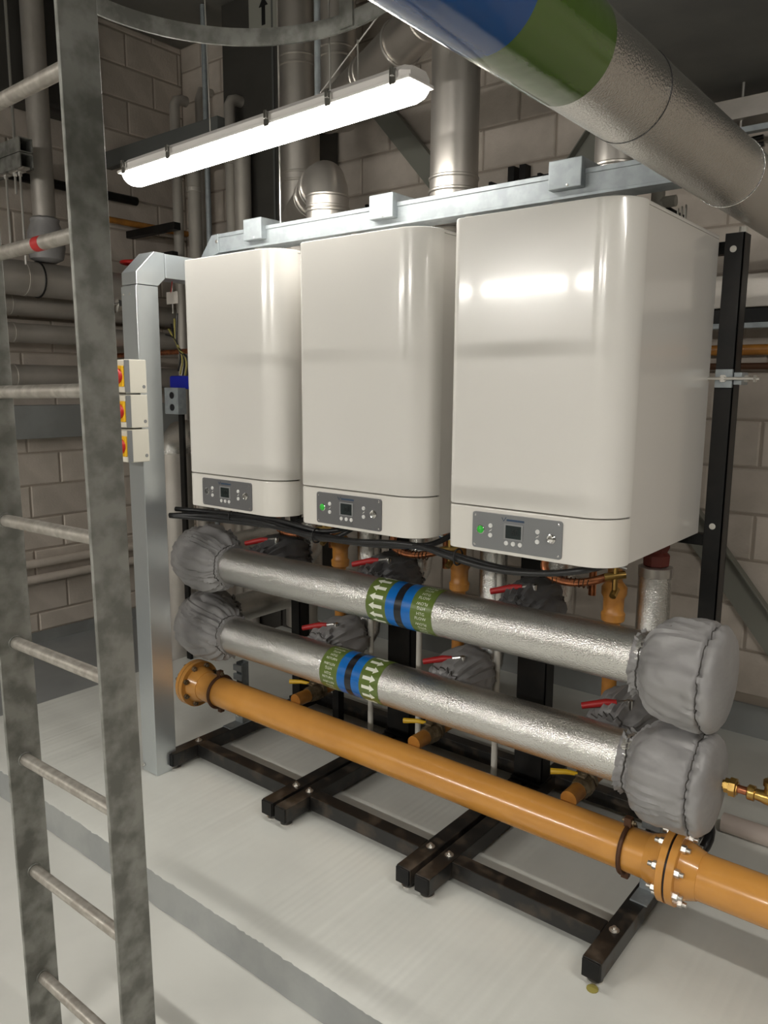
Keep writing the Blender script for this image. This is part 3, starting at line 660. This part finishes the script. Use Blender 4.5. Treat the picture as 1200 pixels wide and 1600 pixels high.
ld.rotation_euler[1] = -.018
for z in (HZ, HZ+.9): part('cage_hoop', 'galv', ld, lambda b: hoop(b, z), smooth=True)
for a in (92, 2):
    a = math.radians(a); d = Vector((cos(a), sin(a), 0)); c = Vector((HX, HY, 0))+d*(HR-.0085)
    part('cage_strap', 'galv', ld, lambda b: b.box((-.004, -.025, HZ+.005), (.004, .025, 3.9), 0, rot=Matrix.Rotation(a, 3, 'Z'), piv=(0, 0, 0)).b and [setattr(v, 'co', v.co+c) for v in b.b.verts], smooth=False)

# ------------------------------------------------------------------ big overhead lagged pipe
BX, BZ, BR = -.712, 2.3125, .095
bp = thing('overhead_pipe', 'large silver lagged pipe overhead with wide blue and green band', 'pipe', (BX, 1.9, BZ))
part('cladding', 'foil', bp, lambda b: b.cyl((BX, -1.2, BZ), (BX, 1.75, BZ), BR, 72))
part('cladding', 'foil', bp, lambda b: b.lathe((BX, 1.70, BZ), (0, 1, 0), [(0, BR-.001), (0, BR+.0006), (.755, BR+.0006), (.755, BR-.002)], 72), label='overlapping length of cladding')
for yy in (1.699, 2.449): part('cladding_joint', 'lblack', bp, lambda b: b.torus((BX, yy, BZ), (0, 1, 0), BR, .0013, 72, 6))
part('cladding', 'foil', bp, lambda b: b.lathe((BX, 2.45, BZ), (0, 1, 0), [(0, BR-.001), (0, BR+.003), (.012, BR+.003), (.014, BR-.002), (1.515, BR-.002)], 72))
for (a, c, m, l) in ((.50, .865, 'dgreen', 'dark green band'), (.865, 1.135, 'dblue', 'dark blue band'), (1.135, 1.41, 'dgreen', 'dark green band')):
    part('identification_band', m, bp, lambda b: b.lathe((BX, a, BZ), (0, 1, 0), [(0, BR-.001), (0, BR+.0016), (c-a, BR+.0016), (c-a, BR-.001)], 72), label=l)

# ------------------------------------------------------------------ flues
def ring_joint(b, c, d, R):
    c = Vector(c); d = Vector(d).normalized()
    b.lathe(c-d*.03, d, [(0, R), (.004, R+.005), (.010, R+.005), (.014, R+.001), (.046, R+.001), (.050, R+.005), (.056, R+.005), (.06, R)], 36)
f2t = thing('flue', 'tall stainless flue rising from the middle boiler to the ceiling bend', 'flue', (CX[1]-.01, 2.55, 2.26))
FX2 = CX[1]-.01; R2 = .09
part('pipe', 'steel', f2t, lambda b: b.cyl((FX2, 2.55, 2.26), (FX2, 2.55, 3.0), R2, 36))
for z in (2.44, 2.30): part('joint', 'steel', f2t, lambda b: ring_joint(b, (FX2, 2.55, z), (0, 0, 1), R2))
hd = Vector((-.88, .475, 0)).normalized()
e0 = Vector((FX2, 2.55, 3.0)); e1 = e0+hd*.12+Vector((0, 0, .12))
part('bend', 'steel', f2t, lambda b: b.tube([e0, e0+Vector((0, 0, .04))+hd*.01, e0+hd*.035+Vector((0, 0, .085)), e0+hd*.08+Vector((0, 0, .11)), e1], R2, 36))
e2 = e1+hd*1.36
part('horizontal_run', 'steel', f2t, lambda b: b.cyl(e1, e2, R2, 36))
for q in (.1, .75): part('joint', 'steel', f2t, lambda b: ring_joint(b, e1+hd*q, hd, R2))
cl = part('flue_clamp', 'zincbolt', f2t, lambda b: (b.torus(e1+hd*.38, hd, R2+.004, .006, 36, 6), b.cyl(e1+hd*.38+Vector((-.02, -.02, R2)), e1+hd*.38+Vector((-.02, -.02, R2+.05)), .012, 10)))
f1t = thing('flue', 'stainless flue with bend rising from the left boiler', 'flue', (CX[0]-.01, 2.55, 2.26))
FX1 = CX[0]-.01
g0 = Vector((FX1, 2.55, 2.47)); hd1 = Vector((-.80, .60, 0)).normalized()
part('pipe', 'steel', f1t, lambda b: b.cyl((FX1, 2.55, 2.26), g0, R2, 36))
for z in (2.405, 2.465): part('joint', 'steel', f1t, lambda b: ring_joint(b, (FX1, 2.55, z), (0, 0, 1), R2*.99))
g1 = g0+hd1*.13+Vector((0, 0, .10))
part('bend', 'steel', f1t, lambda b: b.tube([g0, g0+hd1*.012+Vector((0, 0, .05)), g0+hd1*.06+Vector((0, 0, .092)), g1], R2, 36))
part('horizontal_run', 'steel', f1t, lambda b: b.cyl(g1, g1+hd1*.80, R2*.97, 36))
for q in (.05, .22): part('joint', 'steel', f1t, lambda b: ring_joint(b, g1+hd1*q, hd1, R2))
f3t = thing('flue', 'short stainless flue rising from the right boiler under the overhead pipe', 'flue', (CX[2]-.01, 2.55, 2.26))
FX3 = CX[2]-.025
part('pipe', 'steel', f3t, lambda b: b.tube([(FX3, 2.55, 2.26), (FX3, 2.55, 2.52), (FX3, 2.57, 2.60), (FX3-.0, 2.65, 2.66), (FX3, 2.8, 2.68), (FX3, YB-.01, 2.68)], .068, 32))
part('joint', 'steel', f3t, lambda b: ring_joint(b, (FX3, 2.55, 2.385), (0, 0, 1), .07))
part('base_collar', 'steel', f3t, lambda b: b.cyl((FX3, 2.55, 2.255), (FX3, 2.55, 2.30), .085, 32))
mf = thing('main_flue', 'large stainless main flue standing behind the left boiler', 'flue', (-3.38, 3.4, .2))
part('pipe', 'steel', mf, lambda b: b.cyl((-3.38, 3.4, .2), (-3.38, 3.4, 4.19), .115, 40))
for z in (2.88, 3.50, 2.2, 1.4): part('joint', 'steel', mf, lambda b: ring_joint(b, (-3.38, 3.4, z), (0, 0, 1), .116))
mg = thing('main_flue', 'second stainless flue beside the main flue, dropping from the ceiling', 'flue', (-3.12, 3.42, 3.0))
part('pipe', 'steel', mg, lambda b: b.cyl((-3.125, 3.44, 3.13), (-3.125, 3.44, 4.19), .105, 36))
for z in (3.22, 3.50): part('joint', 'steel', mg, lambda b: ring_joint(b, (-3.125, 3.44, z), (0, 0, 1), .106))
# wires by the flues
tag(MB().tube([(-2.40, 2.3, 2.35), (-2.40, 2.3, 4.19)], .0035, 6).obj('threaded_rod', 'zincbolt'), 'thin vertical hanger rod in front of the main flue', 'rod')
sw = thing('hanger_pole', 'slim galvanised conduit and stay wire in front of the main flue', 'conduit', (-2.3, 2.3, 2.8))
part('pole', 'zinc', sw, lambda b: b.cyl((-2.14, 2.25, 2.74), (-2.14, 2.25, 4.19), .012, 10))
part('stay_wire', 'zincbolt', sw, lambda b: (b.tube([(-2.14, 2.25, 2.76), (-1.9, 2.3, 2.98), (-1.75, 2.35, 3.10)], .003, 6), b.tube([(-1.97, 2.28, 2.92), (-1.97, 2.28, 2.72)], .003, 6)))

# ------------------------------------------------------------------ back-wall equipment
def bar(name, lab, cat, p0, p1, w_, th, m):
    p0, p1 = Vector(p0), Vector(p1); d = (p1-p0); L = d.length; ang = atan2(d.z, d.x)
    t = thing(name, lab, cat, tuple((p0+p1)/2))
    def f(b):
        b.box((-L/2, -.004, -w_/2), (L/2, .004, w_/2)); b.box((-L/2, -th, w_/2-.006), (L/2, -.004, w_/2))
        R_ = Matrix.Rotation(-ang, 3, 'Y'); c = (p0+p1)/2
        for v in b.b.verts: v.co = R_ @ v.co+c
    part('angle_bar', m, t, f, smooth=False)
    for p in (p0+d*.06, p1-d*.06): hexbolt((p.x, p.y-.004, p.z), (0, -1, 0), .012, .01).obj('bolt', 'zincbolt', t)
    return t
bar('diagonal_brace', 'painted diagonal steel brace on the back wall left of the tall flue', 'brace', (-3.22, 3.93, 3.38), (-2.62, 3.93, 2.72), .14, .05, 'brace')
bar('diagonal_brace', 'painted diagonal steel brace on the back wall behind the overhead pipe', 'brace', (-2.0, 3.93, 2.68), (-1.55, 3.93, 3.24), .12, .05, 'brace')
bar('diagonal_brace', 'painted diagonal steel brace low on the wall right of the black post', 'brace', (-1.32, 3.93, 1.20), (-.60, 3.93, .30), .14, .05, 'brace')
t = thing('wall_cable_run', 'dark cable run along the back wall above the boilers', 'cables', (-2.5, 3.92, 2.75))
for k in range(4):
    part('cable', 'cable', t, lambda b: b.tube([(-4.0+.3*q, 3.93-.012*(k % 2), 2.74+.018*k+.012*sin(q*1.7+k)) for q in range(11)], .011, 8))
for x in (-2.27, -2.20): part('bracket', 'black', t, lambda b: b.box((x-.02, 3.90, 2.70), (x+.02, 3.96, 2.88), .003))
for k in range(8): part('cable_saddle', 'black', t, lambda b: b.box((-3.6+.3*k-.01, 3.90, 2.735), (-3.6+.3*k+.01, 3.965, 2.82), .002))
tag(MB().box((-5.15, 3.88, 2.50), (-4.42, 3.95, 2.66), .004).obj('dark_bar', 'trunk_d'), 'added dark strip on the back wall at far left, standing in for dim background', 'filler')  # invented strip, its dark colour keeps the background between the pipes dim
# right of the post
t = thing('cable_trunking', 'silver trunking on the back wall right of the black post', 'trunking', (-.4, 3.85, 2.05))
part('trunk', 'foil_dull', t, lambda b: b.box((-1.25, 3.78, 2.055), (.9, 3.94, 2.20), .003), smooth=False, label='silver trunking')
part('slotted_strut', 'zinc', t, lambda b: b.box((-1.25, 3.80, 1.965), (.9, 3.84, 1.99), .002), smooth=False)
part('lower_strut', 'black', t, lambda b: b.box((-1.25, 3.80, 1.99), (.9, 3.95, 2.054), .002), smooth=False)
for k in range(12): part('slot', 'lblack', t, lambda b: b.box((-1.2+.16*k, 3.7985, 1.972), (-1.16+.16*k, 3.8005, 1.983)))
tag(MB().cyl((-1.3, 3.93, 1.875), (1, 3.93, 1.875), .025, 14).obj('gas_pipe', 'ochre_d'), 'old yellow-brown pipe on the wall right of the black post', 'pipe')
tag(MB().cyl((-1.3, 3.93, 1.80), (1, 3.93, 1.80), .016, 14).obj('wall_pipe', 'rust'), 'thin brown pipe on the wall below the yellow-brown one', 'pipe')
t = thing('ceiling_trunking', 'silver trunking with strut under the soffit, upper right', 'trunking', (-.5, 3.8, 2.85))
part('trunk', 'foil_dull', t, lambda b: b.box((-1.25, 3.70, 2.835), (1, 3.85, 2.92), .003), smooth=False)
part('strut', 'zinc', t, lambda b: b.box((-1.2, 3.72, 2.78), (1, 3.76, 2.805), .002), smooth=False)
for k in range(5): part('hanger_rod', 'zincbolt', t, lambda b: b.cyl((-1.05+.4*k, 3.74, 2.70), (-1.05+.4*k, 3.74, 2.99), .006, 8))
# stuff on the top of the right boiler
t = thing('air_vent', 'small white pipe cluster with coiled wires on the right boiler top', 'vent', (-.97, 2.64, 2.18))
part('pipe', 'whitep', t, lambda b: (b.cyl((-.99, 2.66, 2.1855), (-.99, 2.66, 2.34), .022, 14), b.cyl((-1.0, 2.66, 2.30), (-.93, 2.66, 2.30), .018, 14)))
part('coupling', 'whitep', t, lambda b: b.cyl((-.99, 2.66, 2.26), (-.99, 2.66, 2.30), .028, 14))
for k in range(3): part('wire_coil', 'whitep', t, lambda b: b.torus((-.90+.012*k, 2.60, 2.225), (1, .3, 0), .035+.004*k, .0025, 24, 6))
part('wire', 'lblack', t, lambda b: (b.tube([(-.99, 2.58, 2.25), (-.95, 2.57, 2.21), (-.90, 2.57, 2.23), (-.86, 2.6, 2.19)], .004, 6, smooth=2), b.tube([(-.97, 2.66, 2.29), (-.91, 2.70, 2.25)], .006, 6)))
# brass valve on the right
t = thing('brass_drain_valve', 'brass valve on a copper stub beside the lower right jacket', 'valve', (-.45, UY, LZ))
VZ = LZ-.0
part('nut', 'brass', t, lambda b: b.lathe((-.535, UY+.02, VZ), (1, 0, 0), [(-.022, .014), (-.001, .014), (0, .022), (.012, .022), (.014, .028), (.03, .028), (.032, .02), (.035, .02)], 8))
part('copper_tail', 'copper', t, lambda b: b.cyl((-.505, UY+.02, VZ), (-.465, UY+.02, VZ), .012, 14))
part('body', 'brass', t, lambda b: (b.lathe((-.475, UY+.02, VZ), (1, 0, 0), [(0, .018), (.003, .022), (.02, .022), (.022, .016), (.035, .017), (.05, .021), (.08, .021), (.09, .024), (.115, .024), (.118, .012)], 10), b.lathe((-.415, UY+.02, VZ+.015), (0, 0, 1), [(0, .018), (.02, .018), (.022, .022), (.036, .022), (.038, .012), (.075, .010), (.076, 0)], 12)))
tag(MB().cyl((-.715, 3.0, .036), (1.6, 3.0, .036), .036, 20).obj('floor_pipe', 'pinkpipe'), 'pale pipe lying on the plinth behind the brass valve', 'pipe')
tag(MB().tube([(-.64, 2.36, .22), (-.60, 2.42, .30), (-.66, 2.5, .35), (-.74, 2.52, .3)], .016, 10, smooth=2).obj('black_hose', 'cable'), 'short black hose looping behind the yellow flange joint', 'hose')

# ------------------------------------------------------------------ left wall services
def ypipe(name, lab, x, z, r, y0, y1, m='foil_dull', n=24):
    t = thing(name, lab, 'pipe', (x, (y0+y1)/2, z))
    part('pipe', m, t, lambda b: b.cyl((x, y0, z), (x, y1, z), r, n))
    for k in range(int((y1-y0)/.9)): part('pipe_band', m, t, lambda b: b.lathe((x, y0+.35+.9*k, z), (0, 1, 0), [(0, r), (.002, r+.003), (.02, r+.003), (.022, r)], n))
    return t
lp = ypipe('lagged_pipe', 'large lagged pipe along the left wall with a red handwheel valve', -4.85, 2.34, .105, .3, 3.2, 'foil_dull')
part('flange', 'zincbolt', lp, lambda b: b.lathe((-4.85, 3.2, 2.34), (0, 1, 0), [(0, .06), (.01, .12), (.035, .12), (.04, .07), (.09, .07), (.095, .12), (.12, .12), (.125, .05), (.2, .05)], 20))
part('handwheel', 'red', lp, lambda b: (b.torus((-4.82, 3.22, 2.52), (0, 0, 1), .075, .012, 24, 8), b.cyl((-4.895, 3.22, 2.52), (-4.745, 3.22, 2.52), .007, 8), b.cyl((-4.82, 3.22, 2.40), (-4.82, 3.22, 2.525), .012, 8)), label='red handwheel')
part('wrinkled_foil', 'chrome', lp, lambda b: b.lathe((-4.85, 3.05, 2.24), (.1, 1, .05), [(0, .02), (.03, .07), (.09, .05), (.13, .075), (.2, .03)], 9))
part('hanger_clip', 'black', lp, lambda b: (b.torus((-4.85, 2.55, 2.34), (0, 1, 0), .108, .006, 28, 6), b.torus((-4.85, 2.95, 2.34), (0, 1, 0), .108, .006, 28, 6)))
ypipe('lagged_pipe', 'dark lagged pipe below the handwheel pipe on the left wall', -5.05, 2.20, .07, .3, 3.9, 'foil_dull')
ypipe('lagged_pipe', 'grey lagged pipe at mid height on the left wall', -5.03, 2.02, .062, .3, 3.9, 'foil_dull')
ypipe('lagged_pipe', 'grey lagged pipe just above the blue-grey trunking on the left wall', -5.05, 1.745, .075, .3, 3.9, 'foil_dull')
tag(MB().box((XL+.01, .3, 1.335), (XL+.14, 3.9, 1.555), .003).obj('wall_trunking', 'skirt'), 'wide blue-grey trunking along the left wall', 'trunking')
ypipe('wall_pipe', 'upper of two slim pipes low on the left wall', -5.13, .475, .030, .3, 3.9, 'block', 16)
ypipe('wall_pipe', 'lower of two slim pipes low on the left wall', -5.13, .365, .030, .3, 3.9, 'block', 16)
tag(MB().cyl((-5.1, 1.3, 3.0), (-5.1, 3.46, 3.0), .03, 14).obj('wall_pipe', 'black'), 'black pipe high on the left wall beneath the lamp end', 'pipe')
tag(MB().cyl((-5.1, 3.1, 2.84), (-5.1, 3.9, 2.84), .022, 14).obj('gas_pipe', 'ochre_d'), 'old yellow-brown pipe high on the left wall', 'pipe')
tag(MB().box((XL+.01, .3, 3.42), (-4.96, 3.05, 4.18), .05).obj('ventilation_duct', 'duct'), 'big dark duct high on the left wall', 'duct')
t = thing('lagged_riser', 'lagged vertical pipe behind the ladder at far left', 'pipe', (-4.85, 2.62, 2.6))
part('cladding', 'foil_dull', t, lambda b: b.cyl((-4.85, 2.62, 2.72), (-4.85, 2.62, 4.19), .068, 28))
part('valve_jacket', 'fabric', t, lambda b: b.lathe((-4.85, 2.62, 2.44), (0, 0, 1), [(.01, .06), (.03, .10), (.10, .115), (.2, .105), (.25, .085), (.27, .09), (.29, .06)], 10), label='grey cloth cover round the valve')
t = thing('hanger_channel', 'twin galvanised strut channel with drop rods behind the ladder', 'bracket', (-4.85, 2.40, 3.0))
for dz in (0, .085):
    def chn(b):
        b.box((-5.19, 2.36, 2.93+dz), (-4.60, 2.366, 3.01+dz)); b.box((-5.19, 2.366, 3.004+dz), (-4.60, 2.44, 3.01+dz)); b.box((-5.19, 2.366, 2.93+dz), (-4.60, 2.44, 2.936+dz)); b.box((-5.19, 2.434, 2.93+dz), (-4.60, 2.44, 3.01+dz))
    part('channel', 'galv', t, chn, smooth=False)
for x, zb, yy in ((-4.83, 2.447, 2.385), (-4.69, 2.40, 2.40), (-4.72, 2.80, 2.385)):
    part('drop_rod', 'zincbolt', t, lambda b: b.cyl((x, yy, zb), (x, yy, 2.96), .007, 8))
    part('washer_plate', 'zincbolt', t, lambda b: b.box((x-.035, yy-.02, 2.918), (x+.035, yy+.02, 2.929)))
    part('nut', 'zincbolt', t, lambda b: b.cyl((x, yy, 2.90), (x, yy, 2.918), .013, 6))
part('washer_plate', 'zincbolt', t, lambda b: b.box((-4.64, 2.365, 2.918), (-4.58, 2.405, 2.929)))
part('upper_rod', 'zincbolt', t, lambda b: b.cyl((-4.77, 2.42, 3.09), (-4.77, 2.42, 4.19), .009, 8))
# vertical pipes at the back left
for j, (x, zt, r, lab) in enumerate(((-4.805, 3.66, .036, 'leftmost'), (-4.615, 3.42, .047, 'stoutest'), (-4.225, 3.54, .036, 'rightmost bent'))):
    y = 3.6
    t = thing('riser_pipe', lab+' of the vertical silver pipes behind the lamp', 'pipe', (x, y, 1.5))
    part('pipe', 'lagpaint', t, lambda b: b.tube([(x, y, ZF), (x, y, zt-.03), (x, y+.02, zt), (x, y+.06, zt+.015), (x, y+.1, zt+.015)], r, 20))
    part('collar', 'lagpaint', t, lambda b: b.lathe((x, y, zt-.40), (0, 0, 1), [(0, r), (.003, r+.004), (.03, r+.004), (.033, r)], 20))
for x, zt, r, lab in ((-4.49, 4.19, .019, 'slim galvanised conduit rising to the ceiling behind the lamp'), (-4.13, 3.35, .055, 'stout silver pipe rising just left of the dark duct'), (-4.70, 3.50, .028, 'slim silver pipe between the stout and leftmost risers')):
    if r == .028: x = -4.84; tag(MB().tube([(x, 3.84, ZF), (x, 3.84, 3.74), (x, 3.86, 3.80), (x, YB-.01, 3.81)], r, 16).obj('riser_pipe', 'lagpaint'), lab, 'pipe')
    else: tag(MB().cyl((x, 3.62, ZF), (x, 3.62, zt), r, 18).obj('riser_pipe', 'lagpaint' if r > .03 else 'zinc'), lab, 'pipe')
t = thing('dark_duct', 'tall dark sheet-metal duct in the back corner beside the main flue', 'duct', (-4.05, 3.85, 0))
part('duct_body', 'duct', t, lambda b: b.box((-3.90, 3.70, .001), (-3.58, 3.95, 4.19), .004), smooth=False)
part('duct_body', 'duct', t, lambda b: b.box((-4.40, 3.70, ZF), (-3.918, 3.95, 4.19), .004), smooth=False)
part('standing_seam', 'trunk_d', t, lambda b: b.box((-3.912, 3.69, .6), (-3.897, 3.70, 4.19), .001), smooth=False)
sg = part('pale_panel', 'pale', t, lambda b: b.box((-4.12, 3.692, 3.92), (-3.81, 3.6995, 4.18), .001), smooth=False, label='pale panel with black arrow')
part('arrow_mark', 'arrow', sg, lambda b: b.prism([(-3.995, 3.96), (-3.965, 3.96), (-3.965, 4.07), (-3.94, 4.07), (-3.98, 4.125), (-4.02, 4.07), (-3.995, 4.07)], 3.688, 3.693, axis='y'), smooth=False)
tag(MB().box((-5.19, 3.27, 3.20), (-3.95, 3.33, 3.31), .004).obj('dark_bar', 'trunk_d'), 'grey cable trunking crossing behind the lamp at upper left', 'trunking')
tag(MB().box((-5.19, 3.42, 2.75), (-4.62, 3.48, 2.80), .004).obj('dark_bar', 'black'), 'black steel beam below the lamp at upper left', 'beam')
t = thing('rod_rack', 'dark strut with thin drop rods left of the left boiler', 'bracket', (-4.8, 3.2, 2.5))
part('strut', 'black', t, lambda b: b.box((-5.15, 3.46, 2.56), (-4.70, 3.51, 2.62), .002), smooth=False)
for x in (-5.1, -5.0, -4.93, -4.75): part('drop_rod', 'zincbolt', t, lambda b: b.cyl((x, 3.485, 2.2), (x, 3.485, 2.57), .005, 8))
# things glimpsed between column and left boiler
t = thing('lagged_elbow', 'large lagged elbow glimpsed between trunking column and left boiler', 'pipe', (-4.1, 3.0, 1.2))
part('vertical_leg', 'foil_dull', t, lambda b: b.tube([(-4.13, 3.0, ZF), (-4.13, 3.0, 1.27)], .11, 30))
part('elbow', 'foil', t, lambda b: b.tube([(-4.13, 3.0, 1.27), (-4.12, 3.0, 1.34), (-4.06, 3.0, 1.385), (-3.98, 3.0, 1.395), (-3.75, 3.0, 1.395)], .09, 30))
t = thing('junction_box', 'grey steel junction box with two round knockouts behind the column', 'box', (-4.0, 2.9, 1.6))
part('case', 'zinc', t, lambda b: b.box((-3.93, 2.80, 1.525), (-3.80, 2.86, 1.68), .004))
part('mounting_channel', 'black', t, lambda b: b.box((-3.885, 2.861, .0), (-3.845, 2.88, 1.70), .002))
for z in (1.565, 1.635): part('knockout', 'lblack', t, lambda b: b.cyl((-3.855, 2.796, z), (-3.855, 2.802, z), .02, 16))
t = thing('lever_valve', 'valve with bright blue plastic lever on the lagged elbow left of the left boiler', 'valve', (-3.85, 2.95, 1.48))
part('grip', 'bluep', t, lambda b: b.box((-3.96, 2.86, 1.67), (-3.74, 2.93, 1.75), .012))
part('stem', 'dirt', t, lambda b: b.cyl((-3.80, 2.95, 1.478), (-3.80, 2.92, 1.68), .02, 12))
t = thing('loose_wiring', 'loose green and yellow wires hanging between column and left boiler', 'cables', (-4.0, 2.95, 1.9))
for k in range(5): part('wire', 'wire_y' if k % 2 else 'cable', t, lambda b: b.tube([(-4.1+.03*k, 2.95, 2.0+.03*k), (-3.98, 2.93, 1.98-.02*k), (-3.94+.02*k, 2.94, 1.86), (-3.99+.02*k, 2.95, 1.78-.02*k)], .006, 6, smooth=2))
tag(MB().tube([(XL, 3.25, 1.90), (-4.0, 3.25, 1.92), (-3.47, 3.36, 1.98)], .018, 10).obj('copper_pipe', 'copper'), 'dull copper pipe crossing behind the loose wires', 'pipe')
t = thing('control_cabinet', 'small greenish valve actuator box behind the left end of the pipes', 'box', (-2.42, 2.62, .58))
part('stand', 'black', t, lambda b: b.box((-2.44, 2.64, 0), (-2.40, 2.68, .581), .002))
part('case', 'brace', t, lambda b: b.box((-2.50, 2.60, .58), (-2.34, 2.70, .74), .006))
part('lid', 'trunk_d', t, lambda b: b.box((-2.49, 2.592, .59), (-2.35, 2.60, .73), .004))
